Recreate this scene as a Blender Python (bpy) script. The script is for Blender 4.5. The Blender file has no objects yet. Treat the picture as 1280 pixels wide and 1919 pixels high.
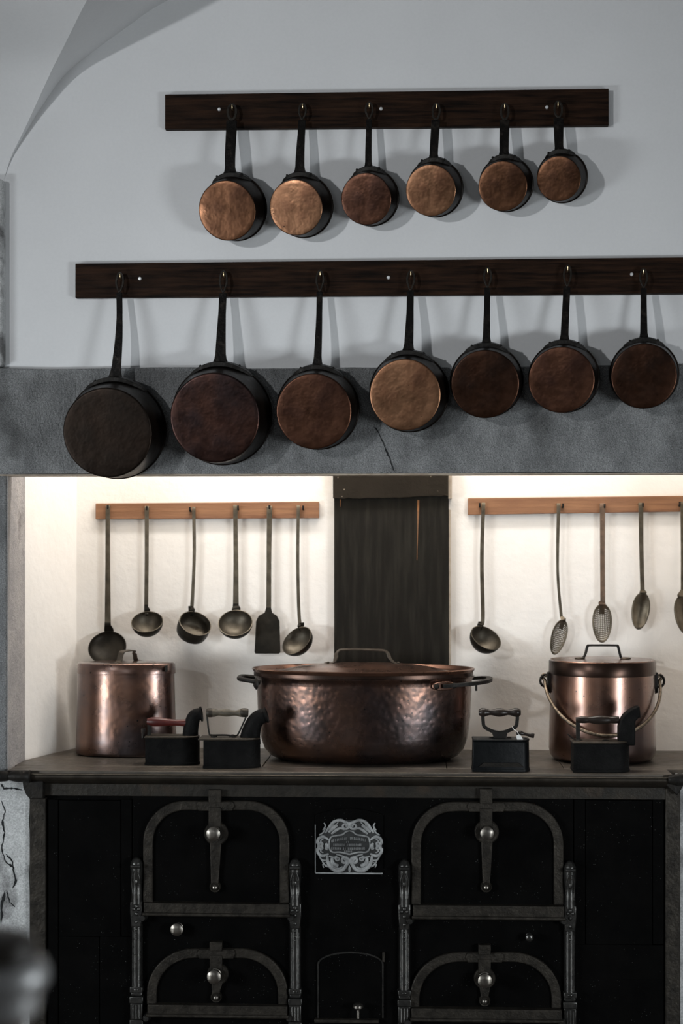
import bpy, bmesh, math, random
from mathutils import Vector, Matrix
random.seed(7)
V = Vector
R = math.radians
sc = bpy.context.scene
COL = sc.collection

# ------------------------------------------------------------------ camera
F = 3000.0            # focal length in pixels of the 1280x1919 frame
HZ = 1045.0           # pixel row of the horizon
TH = math.atan(0.0462)
CAM = V((0.0, -6.0, 1.801))
ST = 1.0              # height of the range's top
FWD = V((-math.sin(TH), math.cos(TH), 0)); RGT = V((math.cos(TH), math.sin(TH), 0)); UP = V((0, 0, 1))
cd = bpy.data.cameras.new('camera'); cam = bpy.data.objects.new('camera', cd); COL.objects.link(cam)
cam.location = CAM; cam.rotation_euler = (R(90), 0, TH)
cd.sensor_fit = 'VERTICAL'; cd.sensor_height = 36.0; cd.sensor_width = 24.0
cd.lens = 36.0 * F / 1919.0
cd.shift_y = (HZ - 959.5) / 1919.0
cd.clip_start = 0.05; cd.clip_end = 60
cd.dof.use_dof = True; cd.dof.focus_distance = 5.98; cd.dof.aperture_fstop = 2.0
sc.camera = cam

# ------------------------------------------------------------------ world, light, exposure
w = bpy.data.worlds.new('world'); sc.world = w; w.use_nodes = True
w.node_tree.nodes['Background'].inputs[0].default_value = (0.55, 0.65, 0.75, 1)
w.node_tree.nodes['Background'].inputs[1].default_value = 0.02
sc.view_settings.view_transform = 'Standard'; sc.view_settings.look = 'None'
sc.view_settings.exposure = -0.3; sc.view_settings.gamma = 1.0
sc.view_settings.use_curve_mapping = False
sc.cycles.use_denoising = True
sc.cycles.sample_clamp_indirect = 4.0

def area(name, loc, target, sx, sy, power, color):
    l = bpy.data.lights.new(name, 'AREA'); l.shape = 'RECTANGLE'; l.size = sx; l.size_y = sy
    l.energy = power; l.color = color
    o = bpy.data.objects.new(name, l); COL.objects.link(o)
    o.location = loc
    o.rotation_euler = (V(target) - V(loc)).to_track_quat('-Z', 'Z' if abs((V(target)-V(loc)).normalized().z) < .9 else 'Y').to_euler()
    return o
DAY = (0.91, 0.965, 1.0)
area('daylight_window_left', (-4.16, -2.5, 1.4), (-1.6, -1.3, 0.7), 0.50, 2.5, 135, DAY).data.spread = R(125)
sp = bpy.data.lights.new('ceiling_spotlight', 'SPOT'); sp.energy = 600; sp.color = (0.97, 0.985, 1.0); sp.shadow_soft_size = .10
sp.spot_size = R(40); sp.spot_blend = 1.0
spo = bpy.data.objects.new('ceiling_spotlight', sp); COL.objects.link(spo); spo.location = (-3.9, -6.0, 3.25)
spo.rotation_euler = (V((.15, 0, 2.95)) - spo.location).to_track_quat('-Z', 'Y').to_euler()
area('daylight_window_right', (3.31, -3.2, 1.4), (1.0, -1.6, 0.7), 0.46, 2.5, 122, DAY).data.spread = R(125)
area('fill_light_behind', (-1.9, -9.12, 2.5), (-1.9, 0, 2.5), 1.2, 1.7, 30, DAY)  # unseen soft fill, added to even out the frontal light
area('hood_lamp', (-0.25, 0.22, 3.25), (-0.25, 0.45, 1.0), 2.3, 0.14, 54, (1.0, 0.95, 0.89))

# ------------------------------------------------------------------ pixel -> place
def P(px, py, Y):
    d = FWD * F + RGT * (px - 640) + UP * (HZ - py)
    return CAM + d * ((Y - CAM.y) / d.y)
def S(px, Y):                     # metres per pixel there
    return ((P(px, HZ, Y) - CAM).dot(FWD)) / F
def Q(px, Y): return P(px, HZ, Y).x
def Zp(py, px, Y): return P(px, py, Y).z

# ------------------------------------------------------------------ objects
ORG = {}
def finish(me, ang):
    for p in me.polygons: p.use_smooth = True
    me.set_sharp_from_angle(angle=R(ang))
def obj(name, bm, m, parent=None, bevel=0, ang=38, bseg=2, solid=0):
    bmesh.ops.recalc_face_normals(bm, faces=bm.faces)
    me = bpy.data.meshes.new(name)
    o = bpy.data.objects.new(name, me); COL.objects.link(o)
    if parent is not None:
        og = ORG.get(parent.name, V((0, 0, 0)))
        bmesh.ops.translate(bm, vec=-og, verts=bm.verts)
        ORG[o.name] = og
        o.parent = parent
    bm.to_mesh(me); bm.free()
    me.materials.append(m)
    finish(me, ang)
    if solid:
        s = o.modifiers.new('solid', 'SOLIDIFY'); s.thickness = solid; s.offset = 0
    if bevel:
        b = o.modifiers.new('bevel', 'BEVEL'); b.width = bevel; b.segments = bseg; b.limit_method = 'ANGLE'; b.angle_limit = R(35)
    return o
def thing(name, loc, label, cat, group=None):
    o = bpy.data.objects.new(name, None); COL.objects.link(o)
    o.location = loc; o.empty_display_size = 0.05
    ORG[o.name] = V(loc)
    o['label'] = label; o['category'] = cat
    if group: o['group'] = group
    return o
def tag(o, label, cat, group=None):
    o['label'] = label; o['category'] = cat
    if group: o['group'] = group
    return o
def struct(o, label=None):
    o['kind'] = 'structure'
    if label: o['label'] = label
    return o

# ------------------------------------------------------------------ shapes
def NB(): return bmesh.new()
def box(bm, x0, x1, y0, y1, z0, z1):
    v = [bm.verts.new((x, y, z)) for x in (x0, x1) for y in (y0, y1) for z in (z0, z1)]
    for f in ((0, 1, 3, 2), (4, 6, 7, 5), (0, 4, 5, 1), (2, 3, 7, 6), (0, 2, 6, 4), (1, 5, 7, 3)):
        bm.faces.new([v[i] for i in f])
    return bm
def B(*a): return box(NB(), *a)
def frame_of(axis, hint=V((0, 0, 1))):
    ez = V(axis).normalized()
    h = V(hint)
    if abs(h.normalized().dot(ez)) > .98: h = V((1, 0, 0)) if abs(ez.x) < .9 else V((0, 1, 0))
    ex = (h - ez * h.dot(ez)).normalized()
    return ex, ez.cross(ex), ez
def lathe(bm, prof, c, axis=(0, 0, 1), segs=48, sx=1, sy=1, hint=V((1, 0, 0)), a0=0, a1=2 * math.pi, close=True, wob=None):
    ex, ey, ez = frame_of(axis, hint)
    c = V(c); rings = []
    full = abs((a1 - a0) - 2 * math.pi) < 1e-6
    n = segs if full else segs + 1
    for r, z in prof:
        if r < 1e-6: rings.append([bm.verts.new(c + ez * z)]); continue
        rg = []
        for i in range(n):
            a = a0 + (a1 - a0) * i / segs
            rr = r * (1 + (wob(a, z) if wob else 0))
            rg.append(bm.verts.new(c + ex * (rr * sx * math.cos(a)) + ey * (rr * sy * math.sin(a)) + ez * z))
        rings.append(rg)
    for A, C in zip(rings, rings[1:]):
        m = segs
        for i in range(m):
            j = (i + 1) % n if full else i + 1
            if len(A) == 1 and len(C) == 1: continue
            if len(A) == 1: bm.faces.new((A[0], C[i], C[j]))
            elif len(C) == 1: bm.faces.new((A[i], A[j], C[0]))
            else: bm.faces.new((A[i], A[j], C[j], C[i]))
    if close and full:
        for rg in (rings[0], rings[-1]):
            if len(rg) > 2: bm.faces.new(rg)
    return bm
def sweep(bm, pts, ws, ts=None, nrm=V((0, -1, 0)), sides=4, closed=False, caps=True):
    pts = [V(p) for p in pts]; n = len(pts)
    if not isinstance(ws, (list, tuple)): ws = [ws] * n
    if ts is None: ts = ws
    if not isinstance(ts, (list, tuple)): ts = [ts] * n
    rings = []
    for i, p in enumerate(pts):
        a = pts[(i - 1) % n] if (closed or i > 0) else p
        b = pts[(i + 1) % n] if (closed or i < n - 1) else p
        T = (b - a).normalized()
        h = nrm(i) if callable(nrm) else nrm
        N = h - T * h.dot(T)
        if N.length < 1e-4: N = V((1, 0, 0)) - T * T.x
        N.normalize(); Bn = T.cross(N)
        rg = []
        for k in range(sides):
            if sides == 4:
                s = ((1, 1), (-1, 1), (-1, -1), (1, -1))[k]; u, v = s
            else:
                ph = 2 * math.pi * k / sides; u, v = math.cos(ph), math.sin(ph)
            rg.append(bm.verts.new(p + Bn * (u * ws[i] / 2) + N * (v * ts[i] / 2)))
        rings.append(rg)
    m = n if closed else n - 1
    for i in range(m):
        A, C = rings[i], rings[(i + 1) % n]
        for k in range(sides):
            bm.faces.new((A[k], A[(k + 1) % sides], C[(k + 1) % sides], C[k]))
    if caps and not closed:
        bm.faces.new(rings[0]); bm.faces.new(list(reversed(rings[-1])))
    return bm
def prism(bm, pts, y0, y1):                       # outline in XZ pushed through Y
    f = [bm.verts.new((x, y0, z)) for x, z in pts]; b = [bm.verts.new((x, y1, z)) for x, z in pts]
    n = len(pts)
    bm.faces.new(f); bm.faces.new(list(reversed(b)))
    for i in range(n):
        j = (i + 1) % n
        bm.faces.new((f[i], b[i], b[j], f[j]))
    return bm
def plan_prism(bm, pts, z0, z1, top=None):          # outline in XY pushed through Z
    t = top or pts
    a = [bm.verts.new((x, y, z0)) for x, y in pts]; b = [bm.verts.new((x, y, z1)) for x, y in t]
    n = len(pts)
    bm.faces.new(a); bm.faces.new(list(reversed(b)))
    for i in range(n):
        j = (i + 1) % n
        bm.faces.new((a[i], b[i], b[j], a[j]))
    return bm
def band(bm, outer, inner, y0, y1, closed=False):   # strip between two outlines, XZ, pushed through Y
    n = len(outer)
    L = [[bm.verts.new((x, y, z)) for x, z in src] for src in (outer, inner) for y in (y0, y1)]
    of, ob, inf, ib = L
    for i in range(n if closed else n - 1):
        j = (i + 1) % n
        bm.faces.new((of[i], of[j], inf[j], inf[i])); bm.faces.new((ob[i], ib[i], ib[j], ob[j]))
        bm.faces.new((of[i], ob[i], ob[j], of[j])); bm.faces.new((inf[i], inf[j], ib[j], ib[i]))
    if not closed:
        for i in (0, n - 1): bm.faces.new((of[i], inf[i], ib[i], ob[i]))
    return bm
def ball(bm, c, r, sc_=(1, 1, 1), u=16, v=10):
    m = Matrix.Translation(V(c)) @ Matrix.Diagonal((r * sc_[0], r * sc_[1], r * sc_[2], 1))
    bmesh.ops.create_uvsphere(bm, u_segments=u, v_segments=v, radius=1, matrix=m)
    return bm
def bez(p0, p1, p2, p3, n=12):
    out = []
    for i in range(n + 1):
        t = i / n; u = 1 - t
        out.append(V(p0) * u ** 3 + V(p1) * (3 * u * u * t) + V(p2) * (3 * u * t * t) + V(p3) * t ** 3)
    return out
def smooth_path(pts, n=6):                          # Catmull-Rom
    pts = [V(p) for p in pts]; out = []
    for i in range(len(pts) - 1):
        p0 = pts[max(i - 1, 0)]; p1 = pts[i]; p2 = pts[i + 1]; p3 = pts[min(i + 2, len(pts) - 1)]
        for k in range(n):
            t = k / n
            out.append(0.5 * ((2 * p1) + (p2 - p0) * t + (2 * p0 - 5 * p1 + 4 * p2 - p3) * t * t + (3 * p1 - p0 - 3 * p2 + p3) * t ** 3))
    out.append(pts[-1]); return out
def lerp_list(vals, n):
    m = len(vals) - 1; out = []
    for i in range(n):
        t = i / (n - 1) * m; k = min(int(t), m - 1); f = t - k
        out.append(vals[k] * (1 - f) + vals[k + 1] * f)
    return out

# ------------------------------------------------------------------ materials
def mat(name, c1, c2=None, scale=6.0, mixlo=.35, mixhi=.65, rough=.5, rough2=None, metal=0.0, spec=.5,
        bump=0.0, bscale=60.0, bkind='noise', stretch=(1, 1, 1), spots=None, c3=None, c3scale=2.0, c3lo=.5, c3hi=.65, fine=0.0, finescale=200, coat=0):
    m = bpy.data.materials.new(name); m.use_nodes = True
    nt = m.node_tree; N = nt.nodes; L = nt.links
    bs = N['Principled BSDF']
    tc = N.new('ShaderNodeTexCoord'); mp = N.new('ShaderNodeMapping'); mp.inputs['Scale'].default_value = stretch
    L.new(tc.outputs['Object'], mp.inputs[0])
    def noise(s, det=6, ro=.6):
        n = N.new('ShaderNodeTexNoise'); n.inputs['Scale'].default_value = s; n.inputs['Detail'].default_value = det; n.inputs['Roughness'].default_value = ro
        L.new(mp.outputs[0], n.inputs['Vector']); return n
    def ramp(src, lo, hi):
        r = N.new('ShaderNodeMapRange'); r.inputs['From Min'].default_value = lo; r.inputs['From Max'].default_value = hi
        L.new(src, r.inputs['Value']); return r.outputs[0]
    def mix(fac, a, b, mode='MIX'):
        x = N.new('ShaderNodeMix'); x.data_type = 'RGBA'; x.blend_type = mode
        if isinstance(fac, float): x.inputs[0].default_value = fac
        else: L.new(fac, x.inputs[0])
        for k, s in ((6, a), (7, b)):
            if isinstance(s, tuple): x.inputs[k].default_value = (*s, 1)
            else: L.new(s, x.inputs[k])
        return x.outputs[2]
    c2 = c2 or c1
    n1 = noise(scale)
    fac = ramp(n1.outputs[0], mixlo, mixhi)
    col = mix(fac, c1, c2)
    if c3:
        n3 = noise(c3scale, 5, .55); col = mix(ramp(n3.outputs[0], c3lo, c3hi), col, c3)
    if fine:
        nf = noise(finescale, 3); col = mix(fine, col, mix(ramp(nf.outputs[0], .3, .7), (0.0, 0.0, 0.0), (1.0, 1.0, 1.0)), 'OVERLAY')
    if spots:
        sc_, ss, th = spots
        vo = N.new('ShaderNodeTexVoronoi'); vo.inputs['Scale'].default_value = ss; L.new(mp.outputs[0], vo.inputs['Vector'])
        wn = N.new('ShaderNodeTexWhiteNoise'); L.new(vo.outputs['Position'], wn.inputs[0])
        r1 = N.new('ShaderNodeMath'); r1.operation = 'MULTIPLY'; L.new(wn.outputs[0], r1.inputs[0]); r1.inputs[1].default_value = th
        r2 = N.new('ShaderNodeMath'); r2.operation = 'LESS_THAN'; L.new(vo.outputs['Distance'], r2.inputs[0]); L.new(r1.outputs[0], r2.inputs[1])
        n5 = noise(scale * 1.7); g = N.new('ShaderNodeMath'); g.operation = 'GREATER_THAN'; L.new(n5.outputs[0], g.inputs[0]); g.inputs[1].default_value = .52
        mm = N.new('ShaderNodeMath'); mm.operation = 'MULTIPLY'; L.new(r2.outputs[0], mm.inputs[0]); L.new(g.outputs[0], mm.inputs[1])
        col = mix(mm.outputs[0], col, sc_)
    L.new(col, bs.inputs['Base Color'])
    bs.inputs['Metallic'].default_value = metal
    bs.inputs['Specular IOR Level'].default_value = spec
    if coat: bs.inputs['Coat Weight'].default_value = coat; bs.inputs['Coat Roughness'].default_value = .24
    if rough2 is None: bs.inputs['Roughness'].default_value = rough
    else:
        r = N.new('ShaderNodeMapRange'); r.inputs['From Min'].default_value = .3; r.inputs['From Max'].default_value = .7
        r.inputs['To Min'].default_value = rough; r.inputs['To Max'].default_value = rough2
        n2 = noise(scale * 2.3); L.new(n2.outputs[0], r.inputs['Value']); L.new(r.outputs[0], bs.inputs['Roughness'])
    if bump:
        b = N.new('ShaderNodeBump'); b.inputs['Strength'].default_value = bump; b.inputs['Distance'].default_value = .01
        if bkind == 'hammer':
            vo = N.new('ShaderNodeTexVoronoi'); vo.feature = 'SMOOTH_F1'; vo.inputs['Scale'].default_value = bscale
            L.new(mp.outputs[0], vo.inputs['Vector']); h = vo.outputs['Distance']
        else:
            nb = noise(bscale, 4, .6); h = nb.outputs[0]
        L.new(h, b.inputs['Height']); L.new(b.outputs[0], bs.inputs['Normal'])
    return m

PLASTER = mat('plaster_cool_white', (.74, .75, .76), (.69, .70, .71), 1.3, rough=.9, spec=.2, bump=.12, bscale=14, fine=.04, finescale=90)
PLASTER_NICHE = mat('plaster_warm_white', (.83, .80, .76), (.78, .74, .69), 1.8, rough=.9, spec=.2, bump=.25, bscale=18, c3=(.72, .64, .55), c3scale=1.6, c3lo=.62, c3hi=.8)
PLASTER_OLD = mat('plaster_flaking', (.58, .59, .59), (.36, .37, .37), 6.0, rough=.95, spec=.1, bump=.8, bscale=11, c3=(.16, .16, .16), c3scale=5.5, c3lo=.53, c3hi=.66, fine=.3)
STONE = mat('stone_blue_grey', (.235, .242, .245), (.155, .160, .163), 9.0, rough=.85, spec=.25, bump=.9, bscale=75, c3=(.085, .087, .088), c3scale=4.2, c3lo=.53, c3hi=.72, fine=.55, finescale=230, stretch=(1.3, 1, .9))
STONE_J = mat('stone_jamb', (.36, .34, .33), (.27, .26, .26), 8.0, rough=.85, spec=.2, bump=.6, bscale=60, fine=.25, c3=(.15, .14, .14), c3scale=5, c3lo=.6, c3hi=.72)
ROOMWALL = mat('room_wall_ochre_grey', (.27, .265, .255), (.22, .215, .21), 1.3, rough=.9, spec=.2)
CRACK = mat('crack_dark', (.025, .026, .027), rough=1, spec=0)
FLOOR = mat('floor_tiles_brown', (.085, .06, .045), (.06, .045, .035), 3.0, rough=.2, rough2=.35, bump=.05)
WOOD_D = mat('wood_dark_stain', (.030, .0145, .008), (.0055, .0032, .0022), 5.0, rough=.5, rough2=.7, spec=.08, bump=.2, bscale=14, stretch=(1, 1, 14), fine=.2)
WOOD_L = mat('wood_warm_brown', (0.2592, 0.125, 0.0585), (0.18, 0.08064, 0.0378), 3.5, rough=.55, bump=.15, bscale=14, stretch=(1, 1, 12), c3=(.16, .065, .03), c3scale=2.2, c3lo=.58, c3hi=.75)
BLACK_I = mat('iron_black_forged', (.008, .0075, .007), (.017, .015, .0125), 22, rough=.4, rough2=.6, metal=.2, spec=.18, bump=.25, bscale=70)
HANDLE_I = mat('iron_handle', (.0055, .0048, .0044), (.040, .033, .027), 30, mixlo=.5, mixhi=.78, rough=.4, rough2=.6, metal=.3, spec=.15, bump=.3, bscale=80)
EYE_I = mat('iron_eye_worn', (.030, .025, .020), (.014, .012, .010), 40, rough=.4, rough2=.55, metal=.4, spec=.3, bump=.3, bscale=90)
BRASS = mat('brass_nail', (.75, .6, .36), rough=.35, metal=1)
SCREW = mat('screw_steel', (.75, .76, .76), rough=.45, metal=.5)
DARKSIDE = mat('pan_side_tarnish', (0.0055, 0.0044, 0.00385), (0.0121, 0.0077, 0.0055), 9, rough=.3, rough2=.45, metal=.3, spec=.08, bump=.05, bscale=30)
TIN = mat('pan_tin_lining', (.25, .23, .20), (.16, .14, .12), 9, rough=.45, metal=.9)
def copper(name, bright, dark, lo, hi, rough=.27, rough2=.44, scale=7, c3=None):
    return mat(name, bright, dark, scale, mixlo=lo, mixhi=hi, rough=rough, rough2=rough2, metal=.92, bump=.5, bscale=7,
               spots=((.02, .012, .01), 60, .16), c3=c3, c3scale=5, c3lo=.55, c3hi=.72)
COP_HI = copper('copper_polished', (0.2713, 0.141, 0.0781), (0.148, 0.06848, 0.03709), .38, .66, c3=(0.09868, 0.04632, 0.02734))
COP_MID = copper('copper_worn', (0.1722, 0.08072, 0.04268), (0.07488, 0.03376, 0.0185), .38, .62, c3=(0.05242, 0.02385, 0.01422))
COP_DULL = copper('copper_dull', (0.1163, 0.05274, 0.03191), (0.05597, 0.02532, 0.01718), .38, .62, c3=(0.03875, 0.01899, 0.01391))
COP_DARK = copper('copper_dark', (0.06552, 0.02981, 0.01778), (0.02574, 0.01376, 0.009781), .38, .62)
COP_PURP = copper('copper_purple_tarnish', (0.06084, 0.02844, 0.0209), (0.02574, 0.01559, 0.01512), .35, .6, c3=(0.008424, 0.005504, 0.005335))
COP_BLACK = copper('copper_blackened', (0.0234, 0.01559, 0.01156), (0.01404, 0.01055, 0.008447), .35, .65, rough=.35, rough2=.5)
POT_A = mat('copper_hammered_brown', (0.1762, 0.08596, 0.053), (0.09134, 0.05639, 0.05097), 5, rough=.22, rough2=.40, metal=.96, bump=.10, bscale=42, bkind='hammer', spots=((0.009786, 0.006876, 0.006795), 55, .2), coat=1.0, c3=(0.06525, 0.05158, 0.05437), c3scale=3.4, c3lo=.5, c3hi=.66)
POT_C = mat('copper_hammered_big', (0.1602, 0.07814, 0.04818), (0.08304, 0.05126, 0.04634), 5, rough=.20, rough2=.34, metal=.96, bump=.17, bscale=48, bkind='hammer', spots=((0.008896, 0.006251, 0.006178), 55, .2), coat=1.0, c3=(0.05932, 0.04689, 0.04942), c3scale=3.4, c3lo=.5, c3hi=.66)
POT_B = mat('copper_smooth_brown', (0.1928, 0.09377, 0.05714), (0.1112, 0.06251, 0.05251), 4, rough=.24, rough2=.38, metal=.93, bump=.05, bscale=25, spots=((0.008899, 0.007814, 0.007722), 50, .15), coat=1.0, c3=(0.08899, 0.05861, 0.05406), c3scale=3, c3lo=.5, c3hi=.68)
POT_LID = mat('copper_lid', (0.2016, 0.1008, 0.0648), (0.1224, 0.0648, 0.0468), 6, rough=.22, rough2=.4, metal=.92, bump=.06, bscale=20, coat=.5, c3=(0.1008, 0.0576, 0.0432), c3scale=4, c3lo=.5, c3hi=.7)
POT_BAND = mat('copper_dark_band', (.05, .028, .02), (.03, .02, .016), 8, rough=.3, metal=.85)
IRON_G = mat('iron_worn_grey', (.10, .085, .068), (.055, .045, .036), 18, rough=.38, rough2=.55, metal=.85, bump=.15, bscale=60)
BAIL = mat('iron_bail_worn', (.24, .19, .14), (.09, .07, .05), 60, rough=.4, metal=.85, bump=.3, bscale=120)
UTENSIL = mat('tinned_iron', (0.156, 0.1324, 0.09688), (0.078, 0.06507, 0.04736), 14, rough=.36, rough2=.52, metal=.88, bump=.12, bscale=50, c3=(0.2106, 0.1816, 0.1399), c3scale=9, c3lo=.55, c3hi=.75)
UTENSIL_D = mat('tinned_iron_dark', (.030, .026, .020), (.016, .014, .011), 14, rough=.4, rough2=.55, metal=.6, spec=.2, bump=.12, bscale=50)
UTENSIL_R = mat('rusty_iron', (0.187, 0.1232, 0.085), (0.1105, 0.0765, 0.05525), 22, rough=.5, metal=.75, bump=.2, bscale=70)
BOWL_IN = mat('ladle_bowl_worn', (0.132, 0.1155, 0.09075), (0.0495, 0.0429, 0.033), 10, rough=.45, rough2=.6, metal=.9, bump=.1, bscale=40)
FLUE = mat('flue_sheet_dark', (0.0096, 0.0084, 0.0064), (0.024, 0.0216, 0.0168), 4.0, mixlo=.45, mixhi=.8, rough=.6, spec=.1, stretch=(9, 1, .8), bump=.1, bscale=30)
FLUE_BAND = mat('flue_band_dark', (0.0128, 0.01, 0.0068), (0.0192, 0.0152, 0.0108), 6.0, rough=.65, spec=.1, bump=.2, bscale=40, spots=((0.24, 0.208, 0.16), 55, .16))
RUST = mat('rust_streak', (.30, .13, .05), (.14, .075, .04), 20, rough=.8, spec=.2)
EDGE = mat('flue_edge_strip', (.40, .34, .27), (.25, .2, .15), 14, rough=.7)
STOVE = mat('stove_black_enamel', (.0018, .0018, .0018), (.0032, .0031, .003), 8, rough=.5, rough2=.65, spec=.02, bump=.06, bscale=40, spots=((.10, .105, .10), 130, .13))
STOVE_FR = mat('stove_worn_frame', (0.04004, 0.03524, 0.02883), (0.01762, 0.01562, 0.01322), 26, rough=.4, rough2=.6, metal=.5, spec=.2, bump=.35, bscale=80)
STOVE_FRZ = mat('stove_frieze', (0.024, 0.02025, 0.015), (0.012, 0.0105, 0.00825), 16, rough=.45, rough2=.65, metal=.5, bump=.25, bscale=60, c3=(0.04125, 0.027, 0.0165), c3scale=7, c3lo=.58, c3hi=.75)
STOVE_COL = mat('stove_cast_column', (.085, .083, .078), (.05, .05, .048), 30, rough=.24, rough2=.4, metal=.85, spec=.4, bump=.1, bscale=60)
STOVE_TOP = mat('stove_top_plate', (.11, .096, .080), (.07, .061, .052), 7, rough=.36, rough2=.55, metal=.6, spec=.5, bump=.15, bscale=40, c3=(.12, .10, .08), c3scale=3)
STOVE_EDGE = mat('stove_edge_bar', (.055, .046, .036), (.03, .026, .021), 12, rough=.3, rough2=.45, metal=.7)
EDGE_HIGHLIGHT = mat('painted_edge_highlight', (.22, .19, .15), (.12, .10, .08), 20, rough=.35, metal=.8)  # brighter colour for the highlight painted along the range's lip
KNOB = mat('knob_steel', (0.272, 0.252, 0.22), (0.16, 0.148, 0.132), 20, rough=.28, rough2=.4, metal=.95)
PLATE_S = mat('plate_cast_silver', (0.3526, 0.3634, 0.3634), (0.171, 0.1763, 0.1763), 30, rough=.4, rough2=.55, metal=.25, bump=.2, bscale=120)
PLATE_BG = mat('plate_background', (0.044, 0.0452, 0.0452), (0.024, 0.0248, 0.0248), 30, rough=.5, metal=.5)
RED = mat('handle_red_paint', (0.085, 0.009, 0.007), (0.05, 0.007, 0.0055), 20, rough=.35, rough2=.5, spec=.5)
WOOD_H = mat('handle_weathered_wood', (.085, .068, .045), (.045, .037, .026), 16, rough=.6, stretch=(3, 1, 12), bump=.2, bscale=30)
WOOD_K = mat('handle_black_wood', (.012, .009, .008), (.022, .016, .013), 16, rough=.3, spec=.3)
IRONBOX = mat('iron_box_black', (0.0033, 0.0033, 0.00336), (0.0084, 0.00828, 0.0081), 14, rough=.5, rough2=.68, metal=.1, spec=.07, bump=.3, bscale=90, spots=((0.042, 0.042, 0.042), 150, .14))
IRONLID = mat('iron_lid_worn', (0.0525, 0.0434, 0.0329), (0.028, 0.0238, 0.0196), 14, rough=.4, rough2=.6, metal=.6, bump=.25, bscale=70)
IRONBLUE = mat('iron_box_blue_black', (0.0035, 0.00434, 0.0049), (0.0063, 0.00735, 0.00805), 12, rough=.35, rough2=.5, metal=.1, spec=.12, bump=.1, bscale=60)
TAGM = mat('paper_tag', (.7, .7, .68), rough=.7)
POST_CAP = mat('post_cap_dark', (.030, .022, .016), (.02, .016, .012), 12, rough=.5)
POST_MET = mat('post_metal_grey', (0.504, 0.511, 0.518), (0.364, 0.371, 0.378), 10, rough=.45, metal=.6)
POST_BR = mat('post_brown', (.12, .07, .05), (.08, .05, .04), 10, rough=.5)
DARKVOID = mat('soot', (.02, .018, .016), rough=.9, spec=.1)

# ------------------------------------------------------------------ the setting
X_L, X_R, Y_B = -4.2, 3.35, -9.2
lint_t = P(640, 688, -.03).z; lint_b = P(640, 887, -.03).z
jx = Q(12, 0)
struct(obj('floor', B(X_L - .2, X_R + .2, Y_B - .2, 1.0, -.1, 0), FLOOR))
wb = NB()                                    # upper wall over the fireplace
box(wb, X_L - .2, X_R + .2, 0, .06, lint_b + .01, 5.2)
wall_back = struct(obj('wall_back', wb, PLASTER))
# piers each side
pier = NB(); box(pier, X_L - .2, jx, 0, .30, ST - .02, lint_b + .02)
wall_pl = struct(obj('wall_pier_left', pier, STONE, bevel=.006))
jm = NB(); box(jm, jx - .01, jx + .004, .006, .275, ST - .02, lint_b + .015)
jo = obj('jamb_face', jm, STONE_J, wall_pl)
pier = NB(); box(pier, 1.25, X_R + .2, 0, .30, 0, lint_b + .02)
struct(obj('wall_pier_right', pier, STONE, bevel=.006))
# flaking masonry base left of the range, irregular right edge
base = NB()
bx = Q(57, 0)
zs = [0, .1, .2, .3, .42, .5, .6, .7, .8, .9, ST - .015]
pts = [(X_L - .2, 0.0)] + [(bx + random.uniform(-.006, .004), z) for z in zs] + [(X_L - .2, ST - .015)]
prism(base, pts, .002, .7)
wall_bl = struct(obj('wall_base_left', base, PLASTER_OLD))
struct(obj('wall_base_right', B(Q(1274, 0), X_R + .2, .002, .7, 0, ST - .015), PLASTER_OLD))
def crack(parent, pix, Y, wpx=1.6):
    pts = []
    for (a, b) in zip(pix, pix[1:]):
        n = 5
        for k in range(n):
            t = k / n
            pts.append((a[0] + (b[0] - a[0]) * t + random.uniform(-1, 1), a[1] + (b[1] - a[1]) * t + random.uniform(-.6, .6)))
    pts.append(pix[-1])
    pp = [P(x, y, Y) for x, y in pts]; s = S(pix[0][0], Y)
    ww = [s * wpx * random.uniform(.6, 2.2) for _ in pp]; ww[0] = ww[-1] = s * .4
    return obj('crack', sweep(NB(), pp, ww, .003), CRACK, parent)
crack(wall_bl, [(2, 1470), (8, 1478), (25, 1477), (43, 1481)], .002, 2)
crack(wall_bl, [(4, 1535), (8, 1560), (3, 1590), (10, 1615), (24, 1625), (30, 1650), (24, 1665)], .002, 2.2)
crack(wall_bl, [(10, 1600), (22, 1612), (27, 1630)], .002, 1.3)
crack(wall_bl, [(10, 1670), (4, 1690), (2, 1730)], .002, 3)
crack(wall_bl, [(12, 1668), (18, 1690), (28, 1700)], .002, 1.2)
crack(wall_bl, [(2, 1500), (10, 1522), (4, 1540)], .002, 1.2)
# stone lintel
lint = NB(); n = 40
xs = [X_L + (X_R - X_L) * i / n for i in range(n + 1)]
top = [(x, lint_t + random.uniform(-.004, .004)) for x in xs]
bot = [(x, lint_b + random.uniform(-.002, .002)) for x in reversed(xs)]
prism(lint, top + bot, -.03, .05)
lintel = struct(obj('trim_1', lint, STONE, bevel=.004), 'tooled blue-grey stone lintel over the fireplace')
crack(lintel, [(703, 800), (712, 815), (722, 840), (731, 862), (739, 884)], -.0302, 1.6)
struct(obj('trim_2', B(jx - .02, 1.3, -.026, .052, lint_b - .006, lint_b - .001), EDGE), 'thin worn mortar line under the lintel')
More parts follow.
